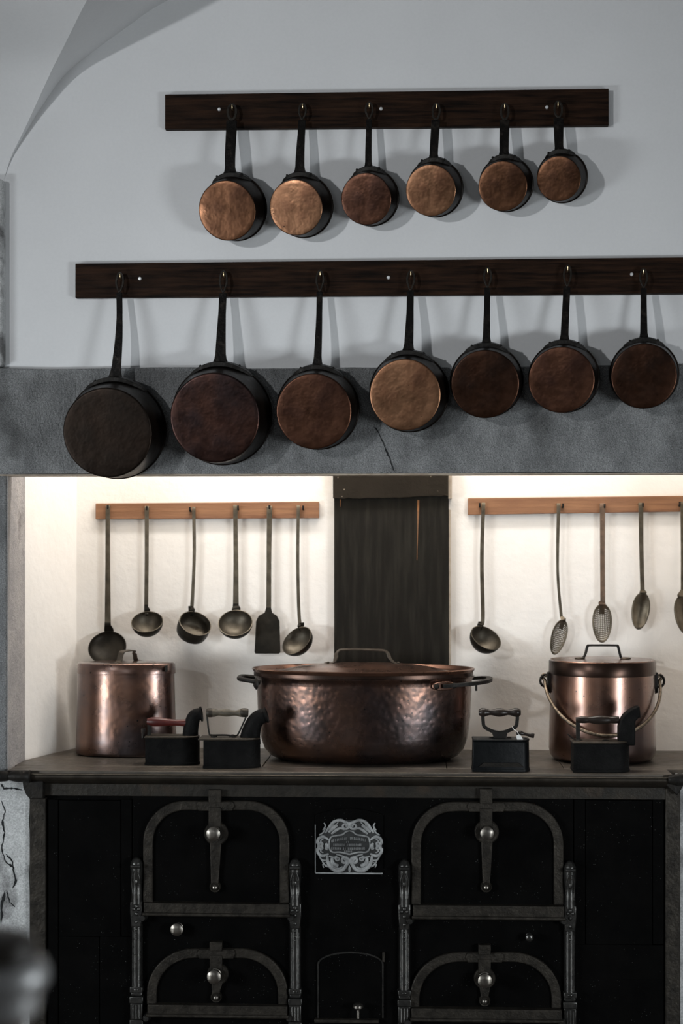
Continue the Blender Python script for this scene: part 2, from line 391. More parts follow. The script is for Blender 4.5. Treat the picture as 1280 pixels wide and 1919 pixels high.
# niche
nb = Q(145, .7)
struct(obj('wall_niche_back', B(-1.9, 1.6, .70, .80, ST - .3, 3.4), PLASTER_NICHE))
nl = NB()
plan_prism(nl, [(jx, .27), (nb, .71), (nb - .3, .71), (jx - .2, .30)], ST - .02, 3.4)
struct(obj('wall_niche_left', nl, PLASTER_NICHE, bevel=.01))
nl = NB(); plan_prism(nl, [(1.25, .27), (1.14, .71), (1.5, .71), (1.5, .27)], ST - .02, 3.4)
struct(obj('wall_niche_right', nl, PLASTER_NICHE))
struct(obj('ceiling_niche', B(-1.9, 1.6, .04, .8, 3.35, 3.45), PLASTER_NICHE))
struct(obj('wall_hood_front', B(-1.9, 1.6, .055, .075, lint_b + .05, 3.4), PLASTER_NICHE))
# room behind and beside the camera
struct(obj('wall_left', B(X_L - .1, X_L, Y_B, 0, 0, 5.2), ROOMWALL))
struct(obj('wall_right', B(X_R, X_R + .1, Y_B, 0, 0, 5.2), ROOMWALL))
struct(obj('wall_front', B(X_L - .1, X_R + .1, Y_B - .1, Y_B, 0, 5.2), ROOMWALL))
def window(name, x, yc, zc, wd, hg, inward):
    b = NB(); t = .06
    x0, x1 = sorted((x, x + inward * .07))
    for yy in (yc - wd / 2 - t / 2, yc, yc + wd / 2 + t / 2): box(b, x0, x1, yy - t / 2 * (1 if yy != yc else .5), yy + t / 2 * (1 if yy != yc else .5), zc - hg / 2 - t, zc + hg / 2 + t)
    for zz in (zc - hg / 2 - t / 2, zc + hg * .12, zc + hg / 2 + t / 2): box(b, x0, x1, yc - wd / 2 - t, yc + wd / 2 + t, zz - t / 2 * (1 if abs(zz - zc) > hg * .3 else .5), zz + t / 2 * (1 if abs(zz - zc) > hg * .3 else .5))
    struct(obj(name, b, WOOD_L))
wf = NB()
for xx in (-2.53, -1.9, -1.27): box(wf, xx - .03, xx + .03, Y_B, Y_B + .12, 1.6, 3.4)
for zz in (1.62, 2.7, 3.38): box(wf, -2.56, -1.24, Y_B, Y_B + .12, zz - .03, zz + .03)
struct(obj('fill_light_frame', wf, WOOD_L))  # invented window frame set around the added fill light
window('window_1', X_L, -2.5, 1.4, .5, 2.5, 1)
window('window_2', X_R, -3.2, 1.4, .46, 2.5, -1)
# groin vault: wall arch as read on the back wall, groin curve in plan
def interp(tab, x):
    for (a, za), (b, zb) in zip(tab, tab[1:]):
        if x <= b: return za + (zb - za) * (x - a) / (b - a)
    return tab[-1][1]
def mono(tab, n):                                     # smooth resampling of a table
    pts = smooth_path([(a, b, 0) for a, b in tab], n)
    return [(p.x, p.y) for p in pts]
SPR = P(4, 350, 0)
dz = SPR.z
arch_px = [(4, 350), (20, 300), (45, 255), (80, 198), (120, 142), (170, 100), (225, 60), (315, 0)]
ZA = [(P(x, y, 0).x - SPR.x, P(x, y, 0).z) for x, y in arch_px] + [(.98, dz + .84), (1.4, dz + 1.0), (1.9, dz + 1.12), (2.45, dz + 1.17)]
ZA = mono(ZA, 4)
TT = mono([(0, 0), (.08, .018), (.155, .05), (.26, .12), (.43, .30), (.61, .45), (.95, .73), (1.35, 1.0), (1.85, 1.3), (2.45, 1.534)], 4)
def vault_bay(bm, x0, sx, y0, sy):
    n = len(ZA); s = [a for a, _ in ZA]; t = [min(2.3, interp(TT, a) * (1.5)) for a in s]; z = [b for _, b in ZA]
    g = [[bm.verts.new((x0 + sx * s[i], y0 - sy * t[j], max(z[i], z[j]))) for j in range(n)] for i in range(n)]
    for i in range(n - 1):
        for j in range(n - 1):
            a, b, c, d = g[i][j], g[i + 1][j], g[i + 1][j + 1], g[i][j + 1]
            if i == j: bm.faces.new((a, b, c)); bm.faces.new((a, c, d))
            else: bm.faces.new((a, b, c, d))
vb = NB()
for x0, sx in ((SPR.x, 1), (SPR.x, -1), (SPR.x + 4.9, -1), (SPR.x - 4.9, 1)):
    for y0, sy in ((0, 1), (-4.6, -1), (-4.6, 1), (-9.2, -1)):
        vault_bay(vb, x0, sx, y0, sy)
bmesh.ops.remove_doubles(vb, verts=vb.verts, dist=.0005)
struct(obj('ceiling', vb, PLASTER, ang=12), 'white groin vault springing from the corner')
# shallow pilaster below the springing
pl = NB(); box(pl, SPR.x - .35, Q(4, -.05), -.05, .01, lint_t + .01, SPR.z + .02)
struct(obj('wall_pilaster', pl, PLASTER_OLD, bevel=.01))

# ------------------------------------------------------------------ pan racks
def rack(pxl, pxr, yt, yb, label, m, Yw, thick, screws, hooks, hookmat, hooklen, ang_px=None):
    """yt, yb: (left, right) pixel rows at the two ends"""
    y1 = Yw - thick
    a, b = P(pxl, yt[0], y1), P(pxr, yt[1], y1); c, d = P(pxr, yb[1], y1), P(pxl, yb[0], y1)
    t = thing('wall_rack', (a.x, Yw, d.z), label, 'rack')
    bd = NB(); prism(bd, [(a.x, a.z), (b.x, b.z), (c.x, c.z), (d.x, d.z)], y1, Yw - .0005)
    obj('board', bd, m, t, bevel=.002)
    for (x, y) in screws:
        p = P(x, y, y1)
        bb = NB(); lathe(bb, [(0, .004), (.005, .0034), (.007, .001), (.0072, -.002), (0, -.002)], p, (0, -1, 0), 14)
        obj('screw', bb, SCREW, t)
    for (x, y) in hooks:
        p = P(x, y, y1 - hooklen)
        path = smooth_path([(p.x, y1 + .004, p.z - .006), (p.x, y1 - hooklen * .7, p.z - .008), (p.x, y1 - hooklen, p.z - .003), (p.x, y1 - hooklen * 1.05, p.z + .008)], 4)
        obj('hook', sweep(NB(), path, .0045 if hookmat is BRASS else .008, sides=8), hookmat, t)
    return t
TOPH = [(435, 200), (567, 199), (692, 197), (818, 199), (946, 199), (1046, 195)]
BOTH = [(225, 517), (419, 514), (600, 513), (770, 513), (914, 508), (1064, 504), (1206, 510)]
rack(309, 1141, (177, 166), (242, 235), 'short dark wooden rail holding the upper row of six small saucepans', WOOD_D, 0, .028,
     [(411, 205), (714, 204), (1025, 201)], TOPH, BRASS, .026)
rack(141, 1330, (494, 481.5), (558, 549.5), 'long dark wooden rail holding the lower row of seven larger saucepans', WOOD_D, 0, .028,
     [(262, 522), (728, 520), (1184, 514)], BOTH, BRASS, .026)

# ------------------------------------------------------------------ saucepans
def saucepan(hook, disc, dr, back, br, wtop, wbot, wallY, base_m, label, group, bow=0, eye=None, hratio=.98, side=DARKSIDE):
    Rb = dr * S(disc[0], -.15); Rr = br * S(back[0], -.06)
    H = hratio * Rb; Yr = -.08
    for _ in range(30):
        Pr = P(back[0], back[1], Yr)
        lo, hi = Yr - H * 1.2, Yr - H * .2
        for _k in range(40):
            mid = (lo + hi) / 2; d = (P(disc[0], disc[1], mid) - Pr).length
            if d > H: lo = mid
            else: hi = mid
        Pb = P(disc[0], disc[1], (lo + hi) / 2)
        a = (Pb - Pr).normalized()
        mx = Pr.y + (Rr + .004) * math.sqrt(max(0, 1 - a.y * a.y))
        Yr -= (mx - (wallY - .003)) * .7
    H = (Pb - Pr).length
    hk = P(hook[0], hook[1], -.028 - .026)
    t = thing('saucepan', Pr, label, 'saucepan', group)
    up = (hk - Pr); d = (up - a * up.dot(a)).normalized()
    sd = a.cross(d)
    # body shell, from the outer edge of the base to the rim and back inside (z along a, 0 at rim)
    e = .055 * Rb
    prof = [(Rb - e * .40, H - e * .45), (Rb - e * .16, H - e * .48), (Rb, H - e), (Rb + (Rr - Rb) * .45, H * .5), (Rr - .001, .02), (Rr, .008), (Rr + .004, .006), (Rr + .005, .002), (Rr + .003, 0), (Rr - .003, 0),
            (Rr - .004, .01), (Rb - .004, H * .6), (Rb - .008, H - .012), (Rb * .9, H - .006), (0, H - .006)]
    obj('body', lathe(NB(), prof, Pr, a, 56, hint=d, close=False), side, t)
    pb = [(0, H + .0015), (Rb * .45, H + .001), (Rb * .82, H + .0), (Rb - e * 1.2, H - .0003), (Rb - e * .95, H - .0006), (Rb - e * .53, H - e * .10), (Rb - e * .24, H - e * .34), (Rb - e * .30, H - e * .55)]
    obj('base', lathe(NB(), pb, Pr, a, 56, hint=d, close=False, wob=None), base_m, t, ang=60)
    # handle flange, following the side near the rim
    fl = NB(); n = 22; A = R(40)
    rows = []
    for i in range(n + 1):
        th = -A + 2 * A * i / n; k = abs(th) / A
        hw = (.030 if k < .55 else .030 * (1 - (k - .55) / .45 * .7)) * (Rr / .115)
        h2 = .010 if k < .8 else .010 * (1 - (k - .8) / .2 * .5)
        dd = d * math.cos(th) + sd * math.sin(th)
        r0 = Rr - .002; r1 = Rr + h2 + .004 * math.cos(th * 3.2)
        rows.append([fl.verts.new(Pr + dd * r + a * z) for r, z in ((r0, .004), (r1, .004), (r1 - .002, .004 + hw), (r0 - .002, .006 + hw))])
    for A_, B_ in zip(rows, rows[1:]):
        for k in range(4): fl.faces.new((A_[k], A_[(k + 1) % 4], B_[(k + 1) % 4], B_[k]))
    fl.faces.new(rows[0]); fl.faces.new(rows[-1])
    fo = obj('flange', fl, BLACK_I, t, bevel=.0015)
    for th in (-22, 0, 22):
        dd = d * math.cos(R(th)) + sd * math.sin(R(th))
        rv = NB(); ball(rv, Pr + dd * (Rr + .0105) + a * .024, .005, u=10, v=6); obj('rivet', rv, BLACK_I, fo)
    # strap handle
    s = S(hook[0], -.06)
    el = (eye or 30) * s
    A0 = Pr + d * (Rr + .002) + a * .012
    dn = (A0 - hk).normalized()
    E0 = hk + dn * el * .92
    L = (E0 - A0).length
    path = bez(A0, A0 + (d * .6 - dn * .4) * L * .32, E0 + dn * L * .35, E0, 14)
    for i, p in enumerate(path): p.x += bow * s * math.sin(math.pi * i / 14)
    ws = []
    for i in range(15):
        k = i / 14
        ww = wbot + (wtop - wbot) * min(1, k * 1.4)
        if i == 0: ww *= 1.5
        if i == 1: ww *= 1.12
        ws.append(ww * s)
    ts = [.012 if i < 2 else .0085 for i in range(15)]
    ho = obj('handle', sweep(NB(), path, ws, ts, V((0, -1, 0))), HANDLE_I, t, bevel=.0018)
    # eye
    up2 = -dn; rt = V((1, 0, 0)); rt = (rt - up2 * rt.dot(up2)).normalized(); nn = rt.cross(up2)
    half = max(wtop * .5, 8.5) * s
    ey = NB(); outer = []; inner = []
    N = 22
    top = el * .18
    for i in range(N):
        ph = math.pi * 2 * i / N
        cx = math.sin(ph); cz = math.cos(ph)
        tz = (top - el * .9) / 2; rz = (top + el * .9) / 2 + .002
        wfac = 1 if cz > -.1 else (1 - (-cz - .1) * (.55 if wtop < 15 else .05))
        outer.append((cx * half * wfac, tz + cz * rz)); inner.append((cx * half * .55 * wfac, tz + cz * (rz - half * .42) + .001))
    L4 = [[ey.verts.new(hk + rt * x + up2 * z + nn * q) for x, z in src] for src in (outer, inner) for q in (-.004, .004)]
    for i in range(N):
        j = (i + 1) % N
        ey.faces.new((L4[0][i], L4[0][j], L4[2][j], L4[2][i])); ey.faces.new((L4[1][i], L4[3][i], L4[3][j], L4[1][j]))
        ey.faces.new((L4[0][i], L4[1][i], L4[1][j], L4[0][j])); ey.faces.new((L4[2][i], L4[2][j], L4[3][j], L4[3][i]))
    obj('hanging_eye', ey, EYE_I, ho, bevel=.0012)
    return t
G1 = 'saucepans on the upper rail'; G2 = 'saucepans on the lower rail'
saucepan(TOPH[0], (425, 395), 56, (441, 389), 60, 20, 19, 0, COP_MID, 'largest copper saucepan on the upper rail, at its left end', G1)
saucepan(TOPH[1], (554, 389), 52, (568, 386), 57, 14, 18, 0, COP_HI, 'bright dented copper saucepan hanging second from left on the upper rail', G1)
saucepan(TOPH[2], (686, 373), 48.5, (696, 370), 51.5, 11, 13, 0, COP_DULL, 'dull copper saucepan with a thin handle, third on the upper rail', G1)
saucepan(TOPH[3], (807, 357), 48, (816, 353), 51.5, 16, 15.5, 0, COP_HI, 'bright speckled copper saucepan hanging fourth on the upper rail', G1)
saucepan(TOPH[4], (942, 349), 46.5, (949, 345), 49.5, 18, 17, 0, COP_MID, 'scratched copper saucepan hanging fifth on the upper rail', G1)
saucepan(TOPH[5], (1047, 335), 42, (1054, 332), 46, 18, 15.5, 0, COP_MID, 'smallest copper saucepan at the right end of the upper rail', G1)
saucepan(BOTH[0], (201, 811), 84, (219, 804), 92, 11, 19, -.03, COP_BLACK, 'large saucepan with blackened base at the left end of the lower rail', G2, bow=4, eye=36)
saucepan(BOTH[1], (402, 783), 84, (416, 777), 93, 14, 21, -.03, COP_PURP, 'large saucepan with dark purplish stained base, second on the lower rail', G2, eye=40)
saucepan(BOTH[2], (588, 771), 71, (596, 765), 76, 11, 15, -.03, COP_DULL, 'reddish copper saucepan hanging third on the lower rail', G2, eye=38, bow=1)
saucepan(BOTH[3], (759, 740), 67, (767, 735), 73, 13, 18, -.03, COP_HI, 'brightest dented copper saucepan on the lower rail, near the lintel crack', G2, eye=36, bow=1)
saucepan(BOTH[4], (909, 720), 64, (912, 714), 66.5, 11, 14.5, -.03, COP_DARK, 'dark brown copper saucepan hanging fifth on the lower rail', G2, eye=36)
saucepan(BOTH[5], (1052, 712), 62, (1057, 707), 64.5, 13, 15, -.03, COP_DULL, 'smooth brown copper saucepan hanging sixth on the lower rail', G2, eye=38)
saucepan(BOTH[6], (1207, 705), 61, (1207, 701), 62.5, 11, 14, -.03, COP_DARK, 'dark saucepan at the right edge of the lower rail', G2, eye=34)

# ------------------------------------------------------------------ flue panel at the back of the niche
fx0, fx1 = Q(626, .66), Q(841, .66)
t = thing('flue_panel', ((fx0 + fx1) / 2, .68, ST), 'tall dark sheet metal flue panel behind the large oval pot', 'flue panel')
zt = P(640, 933, .655).z
obj('sheet', B(fx0, fx1, .66, .699, ST + .001, zt + .02), FLUE, t, bevel=.002)
bnd = NB(); pts = []
x0, x1 = Q(624, .645), Q(840, .645)
for i in range(31): pts.append((x0 + (x1 - x0) * i / 30, P(640, 935 - 5 * i / 30, .645).z + random.uniform(-.003, .003)))
pts += [(x1, 3.33), (x0, 3.33)]
prism(bnd, pts, .643, .699)
obj('top_band', bnd, FLUE_BAND, t, bevel=.0015)
obj('edge_strip', B(fx1 + .0005, Q(845, .66), .664, .699, ST + .001, 2.0), EDGE, t)
obj('edge_strip', B(x1 + .0005, Q(847, .65), .652, .699, zt - .004, 3.33), EDGE, t)
st = NB(); a = P(784, 937, .6595); b = P(781.5, 1050, .6595)
sweep(st, [a, a.lerp(b, .3), a.lerp(b, .6), b], [.0085, .007, .003, .0012], .0012); obj('rust_streak', st, RUST, t)
a = P(638, 936, .6595); b = P(638, 950, .6595); st = NB(); sweep(st, [a, b], [.004, .001], .0012); obj('rust_streak', st, RUST, t)

# ------------------------------------------------------------------ utensil rails in the niche
LH = [(202, 950), (275, 952), (362, 954), (441, 951), (505, 950), (560, 951)]
RH = [(905, 946), (1049, 947), (1129, 948), (1201, 946), (1279, 944)]
rack(179, 598, (943.5, 940), (973, 971), 'light brown wooden rail with ladles left of the flue panel', WOOD_L, .70, .022, [], [(x + o, y) for (x, y), o in zip(LH, (0, 0, -6, 5, 0, 8))], BLACK_I, .016)
rack(877, 1330, (933.5, 928.5), (965, 958), 'light brown wooden rail with spoons right of the flue panel', WOOD_L, .70, .022, [], [(x + o, y) for (x, y), o in zip(RH, (-6, 6, 4, 4, -5))], BLACK_I, .016)
YU = .70 - .022 - .014
def uhandle(t, pix, wpx, m, thick=.005, curl=True, Y=YU, Yend=None):
    n = len(pix)
    pts = []
    for i, (x, y) in enumerate(pix):
        yy = Y if Yend is None else Y + (Yend - Y) * max(0, (i - n + 2)) if i >= n - 1 else Y
        pts.append(P(x, y, yy))
    path = smooth_path(pts, 6)
    s = S(pix[0][0], Y)
    ws = [x * s for x in lerp_list(wpx, len(path))]
    if curl:
        p = path[0]
        pre = [V((p.x, .676, p.z - .012)), V((p.x, .672, p.z + .004)), V((p.x, Y + .003, p.z + .007))]
        path = pre + path; ws = [ws[0] * .8, ws[0] * .9, ws[0]] + ws
    return obj('handle', sweep(NB(), path, ws, thick, V((0, -1, 0))), m, t, bevel=.001)
def bowl_shell(t, c, n, r, depth, m_out, m_in, hint, cyl=False, lip=.003, sx=1, sy=1):
    """open bowl, opening along n, centre of opening c"""
    if cyl: outer = [(r, 0), (r * .99, -depth * .55), (r * .93, -depth * .85), (r * .75, -depth), (0, -depth * 1.03)]
    else: outer = [(r * math.cos(R(k)), -depth * math.sin(R(k))) for k in (0, 12, 25, 38, 52, 66, 80)] + [(0, -depth)]
    inner = [(max(a - lip, 0) if a > 0 else 0, b + (lip if i else 0)) for i, (a, b) in enumerate(outer)]
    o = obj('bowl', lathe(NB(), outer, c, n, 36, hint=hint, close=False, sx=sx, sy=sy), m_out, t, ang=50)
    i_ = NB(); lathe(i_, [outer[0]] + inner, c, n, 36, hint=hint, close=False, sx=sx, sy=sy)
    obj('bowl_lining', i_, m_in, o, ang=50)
    return o
def ladle(hook, hpix, wpx, bc, rpx, n, label, cyl=False, depth=.8, neck=None, m=UTENSIL, m_in=BOWL_IN, sx=1, Yb=None):
    n = V(n).normalized()
    s = S(bc[0], .62)
    r = rpx * s; dp = r * depth
    yb = Yb if Yb is not None else YU - .022 - .5 * r
    c = P(bc[0], bc[1], yb)
    t = thing('ladle', P(hook[0], hook[1], YU), label, 'ladle')
    uhandle(t, hpix, wpx, m)
    hint = V((1, 0, 0))
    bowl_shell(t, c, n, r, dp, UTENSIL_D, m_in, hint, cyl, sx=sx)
    # neck: from handle end to the rim point closest to it
    e = P(hpix[-1][0], hpix[-1][1], YU)
    ex, ey, ez = frame_of(n, hint)
    best = min((c + (ex * math.cos(a) * sx + ey * math.sin(a)) * r for a in [k * .1 for k in range(63)]), key=lambda q: (q - e).length)
    inn = (c - best).normalized()
    pth = smooth_path([e + V((0, 0, .012)), e, best - inn * .004 + V((0, 0, .002)), best + inn * .002 - n * dp * .35], 5)
    s0 = S(bc[0], YU)
    obj('neck', sweep(NB(), pth, lerp_list([wpx[-1] * s0, wpx[-1] * s0, wpx[-1] * 1.5 * s0, wpx[-1] * 1.3 * s0], len(pth)), .006, V((0, -1, 0))), UTENSIL_D, t, bevel=.001)
    return t
ladle(LH[0], [(202, 950), (202, 1060), (202, 1172)], [8, 9, 12], (201, 1213), 36, (0, -1, .7), 'wide shallow ladle hanging behind the tall left pot', m_in=UTENSIL_D, depth=.5, Yb=.632)
l2 = ladle(LH[1], [(275, 952), (275, 1040), (274, 1138)], [8, 7.5, 7.5], (275.5, 1165), 30, (0, -1, 1.25), 'small round ladle with rivet, second on the left rail', depth=.95)
q = NB(); ball(q, P(275, 1151, .638), .007, u=12, v=8); obj('rivet', q, UTENSIL_D, l2)
ladle(LH[2], [(363, 954), (364, 1040), (360, 1132), (357, 1141)], [6.5, 6, 8], (366, 1168), 31, (.6, -1, 1.15), 'deep straight-sided dipper ladle, third on the left rail', cyl=True, depth=1.0)
ladle(LH[3], [(441, 950), (442, 1050), (442, 1136)], [8, 9, 11], (441, 1167), 32.5, (0, -1, .95), 'bright-bowled round ladle hanging beside the flat spatula', depth=.85)
ladle(LH[5], [(559, 951), (558, 1060), (561, 1160), (566, 1172)], [6, 6, 7.5], (556, 1200), 32, (-.8, -1, 1.0), 'tilted round ladle at the right end of the left rail', depth=.8)
ladle(RH[0], [(906, 946), (903, 1050), (905, 1158), (900, 1170)], [7, 7.5, 7.5], (911, 1195), 31, (.7, -1, 1.25), 'round ladle hanging alone beside the flue panel', depth=.95)
# spatula
t = thing('spatula', P(505, 950, YU), 'flat dark iron spatula between two ladles', 'spatula')
uhandle(t, [(505, 952), (504, 1050), (503.5, 1145)], [10, 9, 9.5], UTENSIL)
outl = [(499, 1138), (508, 1138), (510, 1148), (519, 1154), (524, 1164), (525.5, 1222), (523, 1225), (479, 1225), (477, 1222), (480, 1164), (485, 1154), (496, 1148)]
bl = NB(); prism(bl, [(P(x, y, YU).x, P(x, y, YU).z) for x, y in outl], YU - .004, YU + .001); obj('blade', bl, UTENSIL_D, t, bevel=.001)
# spoons
def spoon(hook, hpix, wpx, c, wlen, tilt, label, holes=False, m=UTENSIL, name='spoon'):
    t = thing(name, P(hook[0], hook[1], YU), label, 'spoon')
    uhandle(t, hpix, wpx, m)
    s = S(c[0], YU); hw, hl = wlen[0] * s / 2, wlen[1] * s / 2
    ctr = P(c[0], c[1], YU - .012); ca, sa = math.cos(R(tilt)), math.sin(R(tilt))
    def pt(u, v):
        x = u * math.sqrt(max(0, 1 - v * v / 2)); z = v * math.sqrt(max(0, 1 - u * u / 2))
        rr = x * x + z * z
        X = x * hw * (1 + .10 * z); Z = z * hl
        Yd = (1 - rr) * hw * .55 - .10 * hw * z
        return V((ctr.x + X * ca - Z * sa, ctr.y + Yd, ctr.z + X * sa + Z * ca))
    bm = NB(); nx, nz = (11, 19) if holes else (10, 16)
    vs = {}
    def gv(u, v):
        k = (round(u, 5), round(v, 5))
        if k not in vs: vs[k] = bm.verts.new(pt(u, v))
        return vs[k]
    for i in range(nx):
        for j in range(nz):
            u0, u1 = -1 + 2 * i / nx, -1 + 2 * (i + 1) / nx; v0, v1 = -1 + 2 * j / nz, -1 + 2 * (j + 1) / nz
            um, vm = (u0 + u1) / 2, (v0 + v1) / 2
            hole = holes and 0 < i < nx - 1 and 0 < j < nz - 2 and not (abs(um) < .2 and .45 < vm)
            if not hole:
                bm.faces.new((gv(u0, v0), gv(um, v0), gv(u1, v0), gv(u1, vm), gv(u1, v1), gv(um, v1), gv(u0, v1), gv(u0, vm))) if holes else bm.faces.new((gv(u0, v0), gv(u1, v0), gv(u1, v1), gv(u0, v1)))
                continue
            ou = [(u0, v0), (um, v0), (u1, v0), (u1, vm), (u1, v1), (um, v1), (u0, v1), (u0, vm)]
            q = .36; ru, rv = (u1 - u0) * q, (v1 - v0) * q; dg = .707
            inn = [(um - ru * dg, vm - rv * dg), (um, vm - rv), (um + ru * dg, vm - rv * dg), (um + ru, vm), (um + ru * dg, vm + rv * dg), (um, vm + rv), (um - ru * dg, vm + rv * dg), (um - ru, vm)]
            O = [gv(*p) for p in ou]; I = [bm.verts.new(pt(*p)) for p in inn]
            for k in range(8): bm.faces.new((O[k], O[(k + 1) % 8], I[(k + 1) % 8], I[k]))
    obj('bowl', bm, UTENSIL, t, ang=60, solid=.003)
    e = P(hpix[-1][0], hpix[-1][1], YU); tip = pt(0, .93)
    pth = smooth_path([e + V((0, 0, .01)), e, pt(0, 1.0) + V((0, -.001, 0)), tip + V((0, .001, 0))], 4)
    obj('neck', sweep(NB(), pth, lerp_list([wpx[-1] * s, wpx[-1] * s, wpx[-1] * 1.7 * s, wpx[-1] * s], len(pth)), .005, V((0, -1, 0))), m, t, bevel=.001)
    return t
spoon(RH[1], [(1047, 947), (1045, 1030), (1046, 1090), (1052, 1156)], [7, 5, 5.5], (1047, 1194), (28, 68), -15, 'thin perforated spoon tilted to the left above the lidded pail', True, name='slotted_spoon')
spoon(RH[2], [(1129, 947), (1129, 1040), (1129.5, 1128)], [10, 9, 9], (1128.5, 1168), (36, 73), 0, 'rusty-handled perforated spoon hanging upright above the pail lid', True, m=UTENSIL_R, name='slotted_spoon')
spoon(RH[3], [(1201, 946), (1202, 1030), (1204, 1106)], [9, 8, 8], (1200.5, 1145), (33, 70), -7, 'solid oval spoon hanging right of the perforated spoons')
spoon(RH[4], [(1279, 944), (1280, 1030), (1280, 1106)], [8, 8, 8], (1282, 1153), (34, 74), 10, 'oval spoon cut off by the right edge of the picture')

# ------------------------------------------------------------------ the range
YF = 0.0
sx0, sx1 = Q(58, -.02), Q(1252, -.05)
stove = thing('kitchen_range', ((sx0 + sx1) / 2, .3, 0), 'black cast-iron kitchen range with arched oven doors', 'kitchen range')
def zf(py, Y=0.0): return P(640, py, Y).z
def xy(px, py, Y=0.0):
    p = P(px, py, Y); return p.x, p.z
obj('carcass', B(sx0 + .03, sx1 + .01, .012, .695, 0.02, ST - .05), STOVE, stove)
# top plates with joints
seams = [sx0 - .01, Q(487, .02), Q(838, .02), Q(1062, .02), 1.24]
pl = NB(); b = seams[1] - .0015
plan_prism(pl, [(jx + .006, .105), (b, .105), (b, .699), (nb + .003, .699), (jx + .007, .275)], ST - .022, ST)
obj('top_plate', pl, STOVE_TOP, stove, bevel=.002)
for a, b in zip(seams[1:], seams[2:]):
    obj('top_plate', B(a + .0015, b - .0015, .105, .699, ST - .022, ST), STOVE_TOP, stove, bevel=.002)
obj('top_front_strip', B(jx + .012, sx1 + .02, -.035, .103, ST - .022, ST), STOVE_TOP, stove, bevel=.004)
e = NB(); prof = [(-.036, ST - .012), (-.050, ST - .010), (-.056, ST - .016), (-.056, ST - .026), (-.048, ST - .034), (-.040, ST - .040), (-.030, ST - .050), (0.0, ST - .050), (0, ST - .012)]
f0 = [e.verts.new((sx0, y, z)) for y, z in prof]; f1 = [e.verts.new((sx1, y, z)) for y, z in prof]
for i in range(len(prof)):
    j = (i + 1) % len(prof); e.faces.new((f0[i], f0[j], f1[j], f1[i]))
e.faces.new(f0); e.faces.new(list(reversed(f1)))
obj('edge_moulding', e, STOVE_EDGE, stove, ang=50)
obj('edge_highlight', B(sx0, sx1, -.0585, -.05, ST - .0125, ST - .0095), EDGE_HIGHLIGHT, stove, bevel=.001)  # bright strip stands in for light catching the front lip
zfr = zf(1494)
obj('frieze', B(Q(82, 0), Q(1246, 0), -.012, .01, zfr, ST - .049), STOVE_FRZ, stove, bevel=.002)
obj('corner_post', B(Q(57, 0), Q(87, 0), -.016, .05, .0, zf(1498)), STOVE_FR, stove, bevel=.004)
obj('corner_post', B(Q(1246, 0), Q(1274, 0), -.016, .05, .0, zf(1472)), STOVE_FR, stove, bevel=.004)
# corner brackets and rail ends
br = NB(); prism(br, [xy(x, y, -.03) for x, y in ((43, 1462), (82, 1462), (82, 1496), (58, 1497), (50, 1488), (45, 1475))], -.045, .0)
obj('corner_bracket', br, BLACK_I, stove, bevel=.004)
br = NB(); prism(br, [xy(x, y, -.03) for x, y in ((1248, 1462), (1284, 1462), (1276, 1478), (1268, 1490), (1248, 1472))], -.045, .0)
obj('corner_bracket', br, BLACK_I, stove, bevel=.004)
c = P(58, 1455, -.055); s = S(50, -.05)
pr = [(0, 0), (10, 0), (12, 2), (10.5, 6), (10, 12), (11, 22), (9.5, 34), (7.5, 40), (7, 42), (8.5, 43), (9.5, 48), (10.5, 60), (10.5, 80), (9, 110), (9, 300)]
obj('towel_rail', lathe(NB(), [(a * s, b * s) for a, b in pr], c, (-1, 0, 0), 24), BLACK_I, stove)
c = P(1252, 1461, -.055)
obj('towel_rail', lathe(NB(), [(a * s, b * s) for a, b in [(0, 0), (6, 0), (8, 3), (10, 12), (12, 22), (10, 34), (8, 40), (10, 46), (10, 120)]], c, (1, 0, 0), 24), BLACK_I, stove)
# thin joints between the front panels
def panel(x0, x1, y0, y1):
    a = xy(x0, y1); b = xy(x1, y0)
    obj('front_panel', B(a[0], b[0], -.004, .013, a[1], b[1]), STOVE, stove, bevel=.0015)
for args in ((90, 109, 1498, 1930), (110.5, 226, 1500, 1754), (110.5, 186, 1755.5, 1930), (187.5, 246, 1755.5, 1930), (227.5, 247, 1498, 1754),
             (1098, 1222, 1500, 1769), (1078, 1244, 1771, 1834), (1078, 1244, 1835.5, 1930), (1223.5, 1244, 1498, 1769), (1076, 1096.5, 1498, 1769),
             (249, 1074, 1496, 1930)):
    panel(*args)
s0 = S(640, 0)
def arch(x0, x1, ytop, ybot, rx, ry, inset=0.0, n=10):
    x0 += inset; x1 -= inset; ytop += inset; rx -= inset; ry -= inset
    pts = [(x0, ybot)]
    for i in range(n + 1):
        a = math.pi / 2 * i / n; pts.append((x0 + rx - rx * math.cos(a), ytop + ry - ry * math.sin(a)))
    for i in range(n + 1):
        a = math.pi / 2 * (1 - i / n); pts.append((x1 - rx + rx * math.cos(a), ytop + ry - ry * math.sin(a)))
    pts.append((x1, ybot)); return [xy(*p) for p in pts]
def knob(parent, px, py, r, Y, mt=KNOB, length=.05, name='knob'):
    p = P(px, py, Y); r = r * S(px, Y)
    L = length
    pr = [(r * .75, 0), (r * .75, .004), (r * .45, .008), (r * .42, L * .45), (r * .62, L * .5), (r * .9, L * .6), (r, L * .75), (r * .93, L * .9), (r * .6, L), (r * .25, L * 1.02), (0, L * 1.02)]
    obj(name, lathe(NB(), pr, p, (0, -1, 0), 24), mt, parent)
